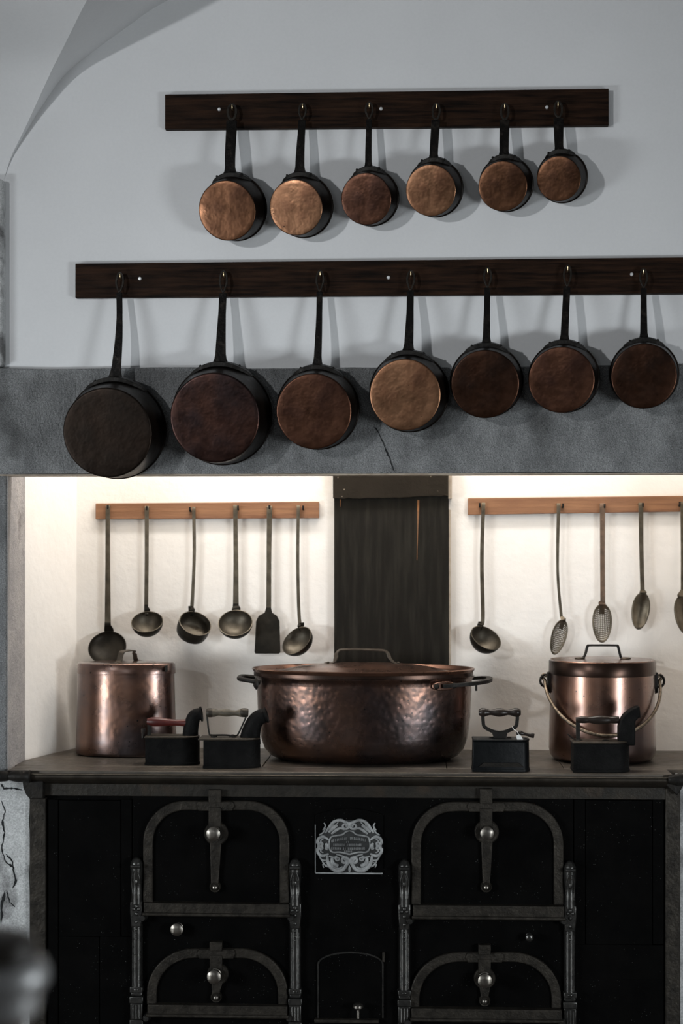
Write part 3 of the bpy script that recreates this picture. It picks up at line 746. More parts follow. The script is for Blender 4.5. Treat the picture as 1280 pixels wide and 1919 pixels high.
def oven_door(x0, x1, ytop, ybot, rx, ry, lx, tab, disc, lever_end, bar_h, label, kx):
    pn = NB(); prism(pn, arch(x0 + 6, x1 - 6, ytop + 6, ybot, rx - 6, ry - 6), -.012, -.003)
    d = obj('oven_door', pn, STOVE, stove)
    d['label'] = label
    obj('door_frame', band(NB(), arch(x0, x1, ytop, ybot, rx, ry), arch(x0, x1, ytop, ybot, rx, ry, 18), -.024, -.003), STOVE_FR, d, bevel=.004)
    a = xy(x0 + 3, ybot + bar_h); b = xy(x1, ybot)
    bb = NB(); box(bb, a[0], b[0], -.046, -.004, a[1] + .010, b[1])
    o = obj('sill_bar', bb, STOVE_FR, d, bevel=.003)
    lp = NB(); sweep(lp, [(a[0] - .004, -.048, a[1] + .008), (b[0] + .004, -.048, a[1] + .008)], .014, sides=10); obj('sill_lip', lp, STOVE_FR, d)
    for xx in (x0 - 3, x1 + 2):
        p = P(xx, ybot + bar_h + 8, -.035); pv = NB(); lathe(pv, [(0, .03), (.010, .03), (.013, .026), (.013, .006), (.017, 0), (0, 0)], p + V((0, .02, 0)), (0, -1, 0), 16); obj('hinge_pin', pv, STOVE_COL, d)
    # plaque, tab, neck, disc, lever
    q = NB(); cxp = lx
    prism(q, [xy(x, y) for x, y in ((cxp - 33, ytop + 1), (cxp + 33, ytop + 1), (cxp + 36, ytop + 9), (cxp + 32, ytop + 18.5), (cxp - 32, ytop + 18.5), (cxp - 36, ytop + 9))], -.030, -.02); obj('latch_plaque', q, STOVE_FR, d, bevel=.003)
    q = NB(); a = xy(lx - 12, tab[1]); b = xy(lx + 11, tab[0]); box(q, a[0], b[0], -.036, -.004, a[1], b[1]); obj('latch_tab', q, STOVE_FR, d, bevel=.002)
    q = NB(); a = xy(lx - 12, disc[1]); b = xy(lx + 11, ytop + 12); box(q, a[0], b[0], -.034, -.012, a[1], b[1]); obj('latch_neck', q, STOVE_FR, d, bevel=.002)
    p = P(disc[0], disc[1], -.012); r = disc[2] * s0
    obj('latch_disc', lathe(NB(), [(r, 0), (r, .014), (r * .9, .019), (r * .62, .019), (r * .58, .026), (0, .026)], p, (0, -1, 0), 28), STOVE_FR, d)
    le = lever_end
    q = NB(); prism(q, [xy(x, y) for x, y in ((disc[0] - 11, disc[1] + 10), (disc[0] + 11, disc[1] + 10), (le[0] + 7, le[1] - 10), (le[0] + 8, le[1]), (le[0] - 8, le[1]), (le[0] - 7, le[1] - 10))], -.030, -.014); obj('lever', q, STOVE_FR, d, bevel=.003)
    knob(d, kx[0], kx[1], kx[2], -.040, length=.055)
    p = P(le[0], le[1], -.012); r = 10.5 * s0
    obj('lever_ring', lathe(NB(), [(r, 0), (r, .014), (r * .85, .020), (r * .65, .018), (r * .6, .016), (0, .016)], p, (0, -1, 0), 20), STOVE_FR, d)
    q = NB(); ball(q, p + V((0, -.02, 0)), r * .58, u=14, v=10); obj('lever_button', q, KNOB, d)
    return d
oven_door(270, 543, 1499, 1690, 78, 78, 405, (1478, 1502), (406, 1561, 22.5), (404, 1661), 22, 'upper left arched oven door', (402.5, 1559, 14))
oven_door(771, 1055, 1501, 1694, 80, 78, 911, (1476, 1504), (912, 1558, 22.5), (911, 1661), 24, 'upper right arched oven door', (912, 1558, 13.5))
oven_door(277, 540, 1775, 1880, 88, 84, 407, (1762, 1778), (409, 1824, 20), (406, 1867), 20, 'lower left arched oven door', (404, 1825, 14))
oven_door(768, 1051, 1782, 1887, 92, 86, 908, (1767, 1785), (908, 1832, 20), (908, 1874), 21, 'lower right arched oven door', (908, 1832, 14))
def knob2(px, py, r, m):
    p = P(px, py, -.004)
    knob(stove, px + 4, py - 4, r, -.004, m, .045, 'damper_knob')
knob2(330, 1742, 12.5, KNOB); knob2(987, 1757, 7.5, STOVE_COL)
# cast columns beside the doors
def column(xc):
    s = s0; x = P(xc, 1700, 0).x
    w_ = 11.5 * s
    c = NB(); a = zf(1735); b = zf(1852)
    sweep(c, [(x, -.010, b), (x, -.010, a)], w_ * 1.84, .048, sides=16)
    sh = obj('hinge_column', c, STOVE_COL, stove)
    for k in (-.55, 0, .55):
        f = NB(); sweep(f, [(x + k * w_, -.031 + abs(k) * .010, b + .005), (x + k * w_, -.031 + abs(k) * .010, a - .02)], .006, sides=8); obj('flute', f, STOVE_COL, sh)
    # scroll head: side profile swept across the width
    pth = smooth_path([(x, -.014, zf(1694)), (x, -.015, zf(1676)), (x, -.014, zf(1662)), (x, -.018, zf(1646)), (x, -.022, zf(1632)), (x, -.022, zf(1620)), (x, -.018, zf(1613)), (x, -.012, zf(1610.5))], 4)
    ww = lerp_list([2 * w_ * k for k in (.98, .9, .86, .96, 1.0, .98, .72, .2)], len(pth))
    obj('scroll_head', sweep(NB(), pth, ww, [min(.05, q_ * 1.1) for q_ in ww], sides=16), STOVE_COL, sh, ang=60)
    q = NB(); sweep(q, [(x - w_ * .8, -.044, zf(1623)), (x + w_ * .8, -.044, zf(1623))], .016, sides=12); obj('scroll_roll', q, STOVE_COL, sh)
    for k in (-.5, .5):
        q = NB(); pp = smooth_path([(x + k * w_ * .6, -.046, zf(1632)), (x + k * w_ * 1.2, -.040, zf(1645)), (x + k * w_ * 1.3, -.032, zf(1662)), (x + k * w_ * .9, -.030, zf(1685))], 5)
        sweep(q, pp, .006, sides=8); obj('acanthus_rib', q, STOVE_COL, sh)
    q = NB(); ball(q, (x, -.034, zf(1652)), .010, (.8, .8, 1.5), 12, 8); obj('acanthus_bead', q, STOVE_COL, sh)
    # neck ornament
    q = NB(); prism(q, [(x - w_, zf(1690)), (x + w_, zf(1690)), (x + w_ * 1.02, zf(1712)), (x + w_ * .8, zf(1738)), (x - w_ * .8, zf(1738)), (x - w_ * 1.02, zf(1712))], -.034, -.002); obj('neck_block', q, STOVE_COL, sh, bevel=.004)
    for k, yy, rr in ((0, 1699, .008), (-.4, 1704, .006), (.4, 1704, .006), (0, 1713, .007), (0, 1728, .006), (0, 1742, .005), (0, 1752, .004), (0, 1760, .0035)):
        q = NB(); ball(q, (x + k * w_, -.034, zf(yy)), rr, (1, .8, 1.2), 10, 8); obj('bead', q, STOVE_COL, sh)
    for y0, y1, ww, dd in ((1850, 1861, 1.05, .036), (1861, 1868, .9, .028), (1868, 1881, 1.12, .036), (1881, 1912, 1.0, .031), (1912, 1940, 1.1, .034)):
        q = NB(); box(q, x - w_ * ww, x + w_ * ww, -dd, -.002, zf(y1), zf(y0)); obj('pedestal', q, STOVE_COL, sh, bevel=.003)
    q = NB(); ball(q, (x, -.036, zf(1855)), .007, (1.5, .7, .8), 12, 8); obj('bead', q, STOVE_COL, sh)
    for k in (-.5, 0, .5):
        f = NB(); sweep(f, [(x + k * w_, -.032, zf(1884)), (x + k * w_, -.032, zf(1909))], .006, sides=8); obj('flute', f, STOVE_COL, sh)
for xc in (258, 554, 758, 1067): column(xc)
# maker's plate
pz = NB(); prism(pz, [xy(x, y) for x, y in [(591, 1635), (591, 1526)] + [(591 + 127 * k / 10, 1526 - 12 * math.sin(math.pi * k / 10)) for k in range(1, 10)] + [(718, 1526), (718, 1635)]], -.010, -.003)
plate = obj('maker_plate', pz, STOVE, stove, bevel=.0015); plate['label'] = 'cast plate with silvery scrollwork'
q = NB(); box(q, *[xy(592, 1635)[0], xy(717, 1635)[0]], -.013, -.003, zf(1636.5), zf(1634)); obj('plate_edge', q, PLATE_S, plate)
q = NB(); box(q, xy(590.5, 1600)[0], xy(592, 1600)[0], -.013, -.003, zf(1635), zf(1545)); obj('plate_edge', q, PLATE_S, plate)
def pc(px, py, Y=-.012): return P(px, py, Y)
ov = NB(); cc = pc(655, 1586); lathe(ov, [(0, .003), (55 * s0, .0025), (61 * s0, .0)], cc, (0, -1, 0), 40, sx=1, sy=.80, hint=V((1, 0, 0)), close=False); obj('plate_field', ov, PLATE_BG, plate)
def scroll(pts, w0, w1, spiral=None):
    for sg in (1, -1):
        pp = []
        src = list(pts)
        if spiral:
            (cx, cy, r0, a0, turns, dirn) = spiral
            for k in range(14):
                a = R(a0) + dirn * 2 * math.pi * turns * k / 13; r = r0 * (1 - .8 * k / 13)
                src.append((cx + r * math.cos(a), cy + r * math.sin(a)))
        base = smooth_path([(x, y, 0) for x, y in src], 3)
        for v in base: pp.append(pc(655 + sg * (v.x - 655), v.y, -.0165))
        n = len(pp); ws = [s0 * 1.08 * (w0 + (w1 - w0) * i / (n - 1)) * (.5 + .5 * min(1, i / 3)) for i in range(n)]
        obj('scroll', sweep(NB(), pp, ws, [.7 * x for x in ws], sides=8), PLATE_S, plate)
# right-hand halves, mirrored about x=655
scroll([(700, 1561), (692, 1549), (684, 1540), (672, 1537)], 6, 3, (663, 1548, 8, -80, 1.4, -1))
scroll([(694, 1560), (686, 1552), (678, 1546)], 8, 5)
scroll([(689, 1563), (680, 1556), (672, 1552), (664, 1555)], 7, 3)
scroll([(705, 1556), (700, 1548), (703, 1542)], 4, 2)
scroll([(712, 1565), (704, 1560), (700, 1552)], 4, 2)
scroll([(694, 1574), (704, 1568), (713, 1572), (715, 1580)], 6, 3, (709, 1581, 5, -20, 1.2, 1))
scroll([(694, 1600), (706, 1604), (714, 1598), (715, 1590)], 6, 3, (709, 1590, 5, 20, 1.2, -1))
scroll([(696, 1612), (706, 1612), (712, 1604)], 5, 2)
scroll([(690, 1625), (700, 1622), (706, 1614)], 5, 2)
scroll([(697, 1603), (694, 1620), (682, 1631), (668, 1630), (660, 1620)], 7, 4, (664, 1613, 7, 160, 1.4, 1))
scroll([(688, 1608), (686, 1618), (676, 1623)], 9, 6)
scroll([(694, 1604), (686, 1607), (680, 1606)], 4, 2, (677, 1609, 5, -60, 1.2, 1))
scroll([(655, 1610), (664, 1606), (672, 1603), (680, 1601)], 4, 2)
scroll([(655, 1557), (662, 1559), (668, 1564), (680, 1566), (690, 1569), (693, 1578)], 3, 3)
scroll([(693, 1578), (693, 1590), (686, 1597), (672, 1597), (655, 1601)], 3, 3)
scroll([(699, 1580), (697, 1586), (699, 1592)], 8, 6)
scroll([(655, 1540), (656, 1546), (655, 1552)], 4, 1)
scroll([(655, 1634), (656, 1628), (655, 1622)], 5, 1)
scroll([(704, 1572), (709, 1576), (706, 1582)], 4, 2)
scroll([(704, 1598), (709, 1595), (706, 1590)], 4, 2)
scroll([(684, 1544), (690, 1551), (696, 1554)], 3, 2)
scroll([(676, 1541), (682, 1547), (690, 1556)], 3, 2)
scroll([(668, 1624), (676, 1628), (686, 1624), (692, 1614)], 4, 2)
scroll([(700, 1616), (705, 1620), (703, 1626)], 3, 1.5)
let = NB()
rl = random.Random(3)
def word(x0, x1, y, h, curve=0):
    x = x0
    while x < x1 - 1.5:
        wl = rl.uniform(2.2, 3.2)
        def yy(xx): return y + curve * ((xx - 655) / 34) ** 2
        a = pc(x, yy(x), -.016); hh = h * s0 / 2
        for k in range(rl.choice((2, 2, 3))):
            ox = wl * s0 * .75 * k / 2
            box(let, a.x + ox, a.x + ox + .0011, -.0175, -.014, a.z - hh, a.z + hh)
        for zz in rl.sample([-1, 0, 1], 2):
            box(let, a.x, a.x + wl * s0 * .7, -.0175, -.014, a.z + zz * hh * .85 - .0005, a.z + zz * hh * .85 + .0005)
        x += wl + .6
word(621, 651, 1571, 5, 5); word(656, 688, 1571, 5, 5); word(649, 654, 1578, 3); word(625, 646, 1583, 4.5); word(650, 680, 1583, 4.5)
word(620, 640, 1590, 4.5); word(643, 649, 1590, 4.5); word(652, 686, 1590, 4.5); word(645, 661, 1595.5, 3.5)
obj('lettering', let, PLATE_S, plate, ang=20)
# ash door
pn = NB(); prism(pn, arch(598, 717, 1785, 1905, 59, 22), -.010, -.003); ash = obj('ash_door', pn, STOVE, stove)
obj('door_rim', band(NB(), arch(595, 719, 1782, 1906, 61, 24), arch(595, 719, 1782, 1906, 61, 24, 3), -.013, -.003), STOVE_COL, ash)
q = NB(); box(q, xy(590, 1907)[0], xy(710, 1907)[0], -.03, -.003, zf(1913), zf(1907)); obj('sill', q, STOVE_FR, ash, bevel=.002)
q = NB(); sweep(q, [pc(719, 1784), pc(719, 1802)], .011, sides=10); obj('hinge_barrel', q, STOVE_FR, ash)
q = NB(); lathe(q, [(0, 0), (.006, 0), (.006, .03), (.012, .034), (.020, .040), (.019, .048), (.012, .054), (0, .056)], P(671, 1908, -.05), (0, 0, 1), 20); obj('ash_knob', q, KNOB, ash)

# ------------------------------------------------------------------ pots
zT = ST + .0005
def strap(name, pts, w_, t_, m, parent, nrm=V((0, -1, 0)), n=6, sides=4):
    return obj(name, sweep(NB(), smooth_path(pts, n), w_, t_, nrm, sides), m, parent, bevel=.001 if sides == 4 else 0)
# tall left pot
cx, cy = Q(236.5, .47), .47
pot = thing('stock_pot', (cx, cy, zT), 'tall hammered copper pot with lid at the left end of the range', 'pot')
zb = lambda py, px=237, Y=.47: P(px, py, Y).z - zT
rb = 94.5 * S(237, .5); rt = 90 * S(237, .5)
zl = zb(1262); ztp = zb(1241.5)
sy = .58
obj('body', lathe(NB(), [(0, 0), (rb * .93, 0), (rb * .985, .004), (rb, .014), (rb * .995, .06), (rt + (rb - rt) * .5, zl * .5), (rt * .998, zl + .01), (rt * .97, zl + .01), (0, zl)], (cx, cy, zT), segs=64, sy=sy), POT_A, pot, ang=50)
lid = obj('lid', lathe(NB(), [(rt * 1.0, zl + .001), (rt * 1.024, zl + .001), (rt * 1.026, zl + .004), (rt * 1.018, ztp - .004), (rt * .995, ztp), (rt * .7, ztp + .004), (0, ztp + .006)], (cx, cy, zT), segs=64, sy=sy, close=False), POT_A, pot, ang=50)
zz = zT + ztp + .004
strap('lid_handle', [(cx - .030, cy - .085, zz), (cx - .018, cy - .065, zz + .002), (cx - .012, cy - .055, zz + .03), (cx - .006, cy - .045, zz + .043), (cx + .02, cy + .03, zz + .043), (cx + .026, cy + .045, zz + .03), (cx + .03, cy + .06, zz + .002), (cx + .04, cy + .085, zz)], .024, .004, IRON_G, lid, V((0, -.3, 1)))
q = NB(); p = P(311, 1253, cy - .08); box(q, p.x - .003, p.x + .003, cy - .085, cy - .04, p.z - .013, p.z + .013); obj('lid_lug', q, BLACK_I, lid, bevel=.001)

# big oval pot
cx, cy = Q(682, .37), .37
rx = 203 * S(682, .37); sy = .60
big = thing('braising_pot', (cx, cy, zT), 'very large oval hammered copper pot with lid in the middle of the range', 'pot')
zb = lambda py: P(682, py, cy).z - zT
zr = zb(1266)
prof = [(0, 0), (rx * .72, 0), (rx * .80, .004), (rx * .865, .018), (rx * .92, .045), (rx * .957, .09), (rx * .98, .17), (rx * .992, zr - .03), (rx * 1.0, zr - .008), (rx * 1.015, zr - .004), (rx * 1.018, zr + .003), (rx * 1.0, zr + .004), (rx * .985, zr - .004), (rx * .96, .1), (0, .02)]
obj('body', lathe(NB(), prof, (cx, cy, zT), segs=96, sy=sy), POT_C, big, ang=50)
z0 = zr + .015
lp = [(rx * .97, z0 - .006), (rx * 1.00, z0 - .004), (rx * 1.015, z0 + .004), (rx * 1.03, z0 + .013), (rx * 1.022, z0 + .017), (rx * 1.005, z0 + .014), (rx * .985, z0 + .002), (rx * .95, z0 - .004), (rx * .88, z0 - .004), (rx * .84, z0 + .000), (rx * .60, z0 + .022), (rx * .42, z0 + .031), (rx * .2, z0 + .034), (0, z0 + .034)]
lid = obj('lid', lathe(NB(), lp, (cx - .003, cy, zT), segs=96, sy=sy, close=False), POT_LID, big, ang=50)
obj('lid_gap_shade', lathe(NB(), [(rx * .985, zr + .003), (rx * 1.012, zr + .004), (rx * 1.012, z0 + .001), (rx * .985, z0 + .003)], (cx - .003, cy, zT), segs=96, sy=sy, close=False), POT_BAND, lid)  # dark ring stands in for the shadow between lid and pot
hz = zT + z0 + .033
a = Q(629, cy) ; b = Q(733, cy)
strap('lid_handle', [(a - .045, cy, hz), (a - .010, cy, hz + .003), (a, cy, hz + .02), (a + .008, cy, hz + .046), (a + .04, cy, hz + .056), (b - .05, cy, hz + .054), (b - .018, cy, hz + .046), (b - .004, cy, hz + .02), (b + .014, cy, hz + .002), (b + .035, cy, hz)], .022, .005, IRON_G, lid, V((0, -.2, 1)))
for xx in (a - .03, b + .028):
    q = NB(); ball(q, (xx, cy - .004, hz + .004), .006, (1, 1, .7), 10, 8); obj('rivet', q, IRON_G, lid)
zh = zT + zr - .022
strap('side_handle', [(cx - rx * .94, cy - .10, zh), (cx - rx * 1.02, cy - .095, zh + .006), (cx - rx * 1.13, cy - .07, zh + .012), (cx - rx * 1.15, cy, zh + .014), (cx - rx * 1.13, cy + .07, zh + .012), (cx - rx * 1.02, cy + .095, zh + .006), (cx - rx * .94, cy + .10, zh)], .018, .018, BLACK_I, big, V((0, 0, 1)), sides=10)
q = NB(); lathe(q, [(0, .008), (.016, .007), (.024, .0), (0, -.01)], (cx - rx * .975, cy - .10, zh - .004), (-1, -.5, 0), 20); obj('handle_boss', q, BLACK_I, big)
strap('side_handle', [(cx + rx * .72, cy - .195, zh - .004), (cx + rx * .84, cy - .19, zh), (cx + rx * 1.0, cy - .155, zh + .004), (cx + rx * 1.12, cy - .09, zh + .008), (cx + rx * 1.155, cy, zh + .010), (cx + rx * 1.12, cy + .09, zh + .008), (cx + rx * .98, cy + .15, zh)], .024, .014, BLACK_I, big, V((0, 0, 1)))
pb = NB(); rows = []
for i in range(13):
    an = R(-52 + 17 * i / 12)
    hw = .018 * math.sin(math.pi * (i + .7) / 13.4) ** .5
    p0 = V((cx + rx * 1.0 * math.cos(an), cy + rx * sy * 1.0 * math.sin(an), zh - .004)); nn = V((math.cos(an), math.sin(an) / sy, 0)).normalized()
    rows.append([pb.verts.new(p0 + nn * o + V((0, 0, zz))) for o, zz in ((-.012, -hw), (.010, -hw), (.010, hw), (-.012, hw))])
for A_, B_ in zip(rows, rows[1:]):
    for k in range(4): pb.faces.new((A_[k], A_[(k + 1) % 4], B_[(k + 1) % 4], B_[k]))
pb.faces.new(rows[0]); pb.faces.new(rows[-1])
hb = obj('handle_plate', pb, POT_LID, big, bevel=.003)
for an in (-50, -37):
    q = NB(); ball(q, (cx + rx * 1.03 * math.cos(R(an)), cy + rx * sy * 1.03 * math.sin(R(an)), zh - .004), .012, u=12, v=8); obj('rivet', q, BLACK_I, hb)
q = NB(); box(q, cx + rx * 1.02 - .004, cx + rx * 1.02 + .004, cy - .165, cy - .15, zh - .024, zh); obj('handle_stop', q, BLACK_I, big)

# lidded pail on the right
cx, cy = Q(1128.5, .40), .40
s = S(1128, .40)
pail = thing('lidded_pail', (cx, cy, zT), 'round copper pail with dark-banded lid and swinging bail handle', 'pot')
zb = lambda py: P(1128, py, cy).z - zT
r = 98 * s; zl = zb(1261); zt = zb(1236)
obj('body', lathe(NB(), [(0, 0), (r * .82, 0), (r * .93, .005), (r * .99, .02), (r * 1.015, .045), (r * 1.01, .10), (r * .995, zl * .6), (r * .99, zl + .01), (r * .95, zl + .01), (0, zl - .01)], (cx, cy, zT), segs=72), POT_B, pail, ang=50)
lid = obj('lid', lathe(NB(), [(r * 1.0, zt - .003), (r * .985, zt + .001), (r * .6, zt + .002), (0, zt + .003)], (cx, cy, zT), segs=72, close=False), POT_LID, pail, ang=50)
obj('lid_band', lathe(NB(), [(r * 1.0, zl - .004), (r * 1.012, zl - .003), (r * 1.015, zl + .002), (r * 1.012, zt - .006), (r * 1.0, zt - .002)], (cx, cy, zT), segs=72, close=False), POT_BAND, lid, ang=50)
hz = zT + zt + .002
a, b = Q(1098, cy), Q(1161, cy); zk = P(1128, 1209.5, cy).z
strap('lid_handle', [(a - .03, cy, hz + .002), (a - .012, cy, hz + .004), (a - .002, cy, hz + .02), (a + .006, cy, zk - .004), (a + .014, cy, zk), (b - .014, cy, zk), (b - .006, cy, zk - .004), (b + .002, cy, hz + .018), (b + .008, cy, hz + .004), (b + .03, cy, hz + .002)], .012, .008, BLACK_I, lid, V((0, -.4, 1)), n=4, sides=8)
for xx in (a - .024, b + .024):
    q = NB(); ball(q, (xx, cy, hz + .003), .022, (1, .8, .22), 14, 8); obj('handle_foot', q, IRON_G, lid)
zE = P(1128, 1276, cy).z
for sg in (-1, 1):
    ey = NB(); ctr = V((cx + sg * (r + .017), cy, zE))
    ring = [ctr + V((.020 * math.cos(k * .4488) * 1.0, 0, .024 * math.sin(k * .4488))) for k in range(14)]
    sweep(ey, ring, .010, .012, V((0, -1, 0)), 8, closed=True); eo = obj('bail_ear', ey, BLACK_I, pail)
    q = NB(); prism(q, [(cx + sg * (r - .004), zE - .05), (cx + sg * (r + .010), zE - .045), (cx + sg * (r + .010), zE + .035), (cx + sg * (r - .004), zE + .035)], cy - .02, cy + .02); obj('ear_plate', q, BLACK_I, pail, bevel=.003)
pts = []
bot = P(1128, 1379, cy - r - .018)
for k in range(25):
    ph = math.pi * k / 24; c_ = math.cos(ph); s_ = math.sin(ph) ** 1.0
    pts.append(V((cx - (r + .019) * c_, cy + (bot.y - cy) * s_ * 1.0, zE - .004 + (bot.z - zE + .004) * s_)))
for sg, idx in ((-1, 0), (1, -1)):
    e0 = pts[idx]
    loop = [e0 + V((0, .004, .006)), e0 + V((sg * .010, .008, .018)), e0 + V((sg * .004, .004, .028)), e0 + V((-sg * .008, 0, .022))]
    if idx == 0: pts = list(reversed(loop)) + pts
    else: pts = pts + loop
obj('bail', sweep(NB(), smooth_path(pts, 2), .0135, sides=10), BAIL, pail)

# ------------------------------------------------------------------ box irons
def iron_plan(x0, x1, yc, hw, toe=.35):
    L = x1 - x0; pts = [(x0, yc - hw), (x0 + L * (1 - toe), yc - hw * .98)]
    for k in range(1, 8):
        a = math.pi * k / 8; pts.append((x0 + L * (1 - toe) + L * toe * math.sin(a), yc - hw * .98 * math.cos(a)))
    pts += [(x0 + L * (1 - toe), yc + hw * .98), (x0, yc + hw)]
    return pts
def chimney(t, pix, widths, yc, m, hw, rim=True):
    s = S(pix[0][0], yc); pts = smooth_path([P(x, y, yc) for x, y in pix], 4)
    ws = [w_ * s for w_ in lerp_list(widths, len(pts))]
    o = obj('chimney', sweep(NB(), pts, ws, [min(.05, x * 1.25) for x in ws], V((0, -1, 0)), 14), m, t, ang=50)
    d = (pts[-1] - pts[-2]).normalized(); e = pts[-1]
    rr = ws[-1] / 2
    ri = NB(); lathe(ri, [(rr * .98, -.004), (rr * 1.12, -.003), (rr * 1.14, .003), (rr * .9, .004), (rr * .8, -.002), (0, -.006)], e, d, 20, sy=1.15, close=False); obj('chimney_mouth', ri, m, o)
    return o
def turned(name, p0, p1, radii, m, parent):
    p0, p1 = V(p0), V(p1); L = (p1 - p0).length; n = len(radii)
    prof = [(0, 0)] + [(r_, L * i / (n - 1)) for i, r_ in enumerate(radii)] + [(0, L)]
    sm = smooth_path([(a_, b_, 0) for a_, b_ in prof[1:-1]], 3)
    return obj(name, lathe(NB(), [(0, 0)] + [(max(v.x, .001), v.y) for v in sm] + [(0, L)], p0, p1 - p0, 20), m, parent)
def iron_body(name, px0, px1, ytop, ybot, Yf, hw, label, m, top_in=.0, toe=.35, lidm=IRONLID, lid_l=2, lid_r=0):
    yc = Yf + hw
    x0, x1 = Q(px0, Yf), Q(px1, Yf + hw * .3)
    t = thing(name, ((x0 + x1) / 2, yc, zT), label, 'iron')
    zt = P(px0, ytop, Yf).z
    bm = NB(); plan_prism(bm, iron_plan(x0, x1, yc, hw, toe), zT, zt, iron_plan(x0 + top_in, x1 - top_in, yc, hw - top_in, toe)); obj('box_body', bm, m, t, bevel=.0025)
    s = S(px0, Yf)
    bm = NB(); plan_prism(bm, iron_plan(x0 - lid_l * s, x1 + lid_r * s, yc, hw + .003, toe), zt + .0005, zt + .008); obj('lid', bm, lidm, t, bevel=.003)
    bm = NB(); plan_prism(bm, iron_plan(x0 - .002, x1 + .002, yc, hw + .002, toe), zT, zT + .010); obj('sole', bm, m, t, bevel=.001)
    return t, yc, zt + .008, s
# red-handled iron
t, yc, zt, s = iron_body('charcoal_iron', 272, 372, 1384, 1437, .13, .050, 'charcoal iron with a red wooden handle, in front of the tall left pot', IRONBOX)
chimney(t, [(357, 1386), (357, 1372), (360, 1353), (366, 1341), (377, 1338)], [31, 29, 27, 25, 22], yc, IRONBOX, .05)
turned('handle', P(276, 1352, yc), P(349, 1355, yc), [.012, .0175, .018, .0155, .0135, .0125, .013, .015], RED, t)
strap('handle_post', [P(279, 1356, yc), P(280, 1370, yc), P(279, 1384, yc)], .013, .010, BLACK_I, t)
strap('latch_rod', [P(268, 1381, yc), P(300, 1380, yc), P(325, 1381, yc), P(335, 1384, yc)], .005, .005, IRON_G, t, sides=8)
turned('latch_peg', P(268, 1383, yc), P(268.5, 1365, yc), [.006, .0065, .008, .009], WOOD_K, t)
for xx in (283, 330):
    q = NB(); ball(q, P(xx, 1382, yc - .01), .009, (1.3, 1, .7), 12, 8); obj('hinge_lug', q, IRON_G, t)
# wire-handled iron
t, yc, zt, s = iron_body('charcoal_iron', 381, 486, 1388, 1443, .05, .055, 'charcoal iron with wooden grip on a wire frame, against the oval pot', IRONBOX, lid_l=10)
chimney(t, [(468, 1392), (470, 1374), (476, 1356), (485, 1345), (499, 1340)], [42, 36, 31, 29, 26], yc, IRONBOX, .05)
turned('handle', P(389, 1335.5, yc), P(463, 1336.5, yc), [.014, .016, .0155, .011, .0125, .014, .0135, .011, .0105, .0145, .0155, .013], WOOD_H, t)
for a_, b_ in ((387, 400), (451, 465)):
    turned('grip_cap', P(a_, 1335.5, yc), P(b_, 1335.8, yc), [.0155, .0175, .0175, .0155], IRONLID, t)
strap('wire_frame', [P(388, 1340, yc), P(389, 1352, yc), P(392, 1374, yc), P(396, 1377.5, yc), P(420, 1377.5, yc), P(440, 1378.5, yc), P(446, 1376, yc), P(456, 1355, yc), P(462, 1341, yc)], .0065, .0065, BLACK_I, t, sides=8)
for xx in (401, 436):
    q = NB(); ball(q, P(xx, 1381, yc - .008), .011, (1.2, 1, .9), 12, 8); obj('hinge_lug', q, BLACK_I, t)
# iron with bow handle and tag
t, yc, zt, s = iron_body('box_iron', 886, 993.5, 1390, 1447, .0, .055, 'box iron with open bow handle and a small tag, without chimney', IRONBLUE, top_in=.002, toe=.12, lidm=IRONBLUE, lid_l=0)
turned('handle', P(897, 1335, yc), P(976, 1335, yc), [.010, .0165, .0165, .0125, .0105, .0125, .0155, .0165, .0150, .0120, .0105, .013, .0165, .0165, .010], WOOD_K, t)
strap('handle_bow', [P(905, 1340, yc), P(905.5, 1352, yc), P(908, 1362, yc), P(922, 1370, yc), P(936.5, 1373, yc), P(951, 1370, yc), P(966, 1362, yc), P(969, 1352, yc), P(970, 1340, yc)], .013, .012, BLACK_I, t)
q = NB(); prism(q, [(P(x, y, yc).x, P(x, y, yc).z) for x, y in ((918, 1367), (936, 1371), (954, 1367), (951, 1374), (948, 1384), (958, 1388), (915, 1388), (926, 1384), (922, 1374))], yc - .010, yc + .010); obj('pedestal', q, BLACK_I, t, bevel=.003)
for xx in (921, 954):
    q = NB(); ball(q, P(xx, 1384.5, yc), .010, (1.1, 1.1, .8), 12, 8); obj('bolt', q, BLACK_I, t)
turned('latch_lever', P(971, 1373, yc - .03), P(1001, 1379, yc - .03), [.007, .010, .007, .006, .006, .0075, .009, .0085], WOOD_K, t)
turned('latch_post', P(972, 1389, yc - .03), P(972, 1372, yc - .03), [.006, .005, .007, .009], BLACK_I, t)
turned('latch_pin', P(985.5, 1390, yc - .02), P(985.5, 1383, yc - .02), [.005, .005, .006], BLACK_I, t)
q = NB(); prism(q, [(P(x, y, yc).x, P(x, y, yc).z) for x, y in ((966, 1376), (973, 1374), (979, 1383), (968, 1386))], yc - .046, yc - .044); obj('paper_tag', q, TAGM, t)
strap('tag_string', [P(960, 1361, yc - .02), P(963, 1367, yc - .03), P(969, 1371, yc - .04), P(972, 1377, yc - .045)], .002, .002, TAGM, t, sides=6)
xa = Q(897, 0); xb = Q(982, 0)
q = NB(); prism(q, [(xa, P(900, 1437, 0).z), (xa + .02, P(900, 1429, 0).z), (xb - .02, P(900, 1429, 0).z), (xb, P(900, 1437, 0).z)], -.0055, .004); obj('groove_shadow_strip', q, BLACK_I, t, bevel=.001)  # black strip stands in for the shadow in the lower groove
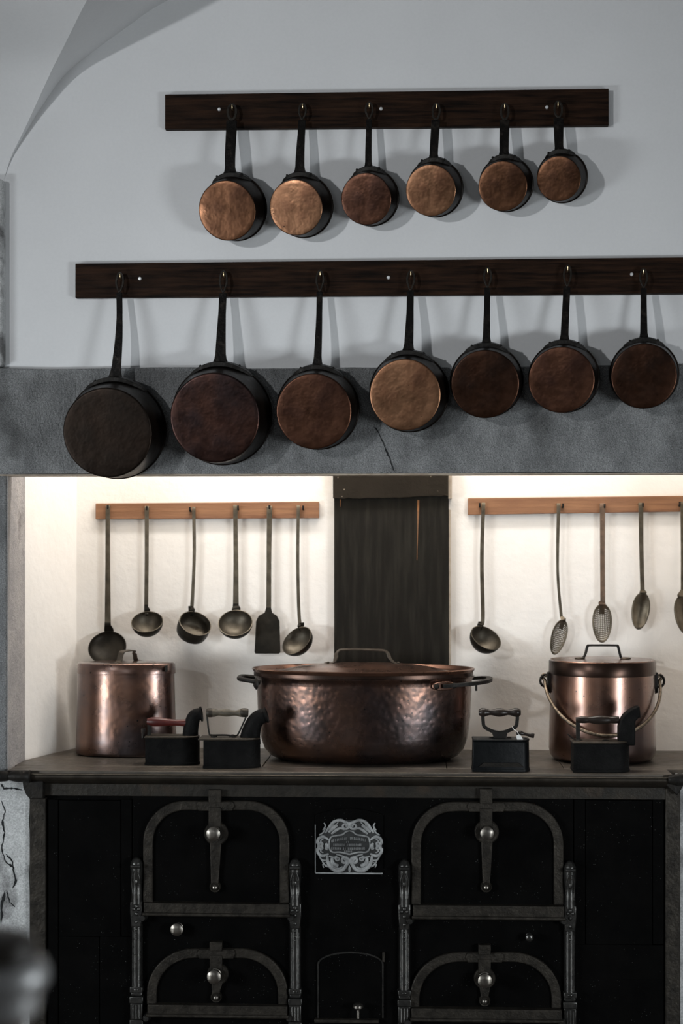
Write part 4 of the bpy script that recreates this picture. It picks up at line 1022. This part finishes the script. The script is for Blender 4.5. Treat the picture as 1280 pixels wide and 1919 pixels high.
# black iron before the pail
t, yc, zt, s = iron_body('charcoal_iron', 1075, 1182, 1394, 1447, .0, .055, 'all-black charcoal iron with chimney, in front of the lidded pail', IRONBOX)
q = NB(); pp = [(1158, 1396), (1158, 1362), (1161, 1350), (1168, 1339), (1180, 1329), (1192, 1323), (1197, 1324), (1198, 1340), (1193, 1347), (1189, 1350), (1189, 1396)]
prism(q, [(P(x, y, yc).x, P(x, y, yc).z) for x, y in pp], yc - .028, yc + .028); ch = obj('chimney', q, IRONBOX, t, bevel=.008)
q = NB(); sweep(q, [P(1195, 1323, yc), P(1197, 1344, yc)], .008, .05, sides=4); obj('chimney_mouth', q, IRONBOX, ch, bevel=.002)
turned('handle', P(1079, 1349, yc), P(1160, 1349, yc), [.009, .0125, .013, .0115, .014, .0165, .0165, .0150, .0125, .014, .013], WOOD_K, t)
strap('handle_post', [P(1083, 1350, yc), P(1083, 1370, yc), P(1084, 1394, yc)], .015, .012, BLACK_I, t)
strap('latch_rod', [P(1064, 1376, yc), P(1074, 1384, yc), P(1083, 1388, yc)], .005, .005, BLACK_I, t, sides=8)
for xx in (1086, 1135):
    q = NB(); ball(q, P(xx, 1388, yc - .01), .009, (1.5, 1, .6), 12, 8); obj('hinge_lug', q, BLACK_I, t)

# ------------------------------------------------------------------ out-of-focus post close to the camera
Yp = -6 + 1.75
c = P(-8, 1745, Yp); s = S(0, Yp)
post = thing('barrier_post', (c.x, c.y, 0), 'out-of-focus grey metal post with dark rounded cap in the near left corner', 'post')
z = c.z
obj('cap', lathe(NB(), [(0, z), (50 * s, z - 3 * s), (72 * s, z - 14 * s), (78 * s, z - 30 * s), (76 * s, z - 52 * s)], (c.x, c.y, 0), segs=40, close=False), POST_CAP, post)
obj('collar', lathe(NB(), [(74 * s, z - 50 * s), (92 * s, z - 56 * s), (100 * s, z - 72 * s), (100 * s, z - 92 * s), (92 * s, z - 106 * s), (80 * s, z - 112 * s)], (c.x, c.y, 0), segs=40, close=False), POST_MET, post)
obj('neck', lathe(NB(), [(86 * s, z - 110 * s), (84 * s, z - 130 * s), (80 * s, z - 150 * s), (60 * s, z - 166 * s)], (c.x, c.y, 0), segs=40, close=False), POST_MET, post)
obj('shaft', lathe(NB(), [(62 * s, z - 164 * s), (52 * s, z - 180 * s), (46 * s, .03), (0, .03)], (c.x, c.y, 0), segs=40, close=False), POST_BR, post)
obj('foot', lathe(NB(), [(0, 0), (.16, 0), (.16, .012), (.14, .022), (.05, .034), (0, .034)], (c.x, c.y, 0), segs=40, close=False), POST_CAP, post)
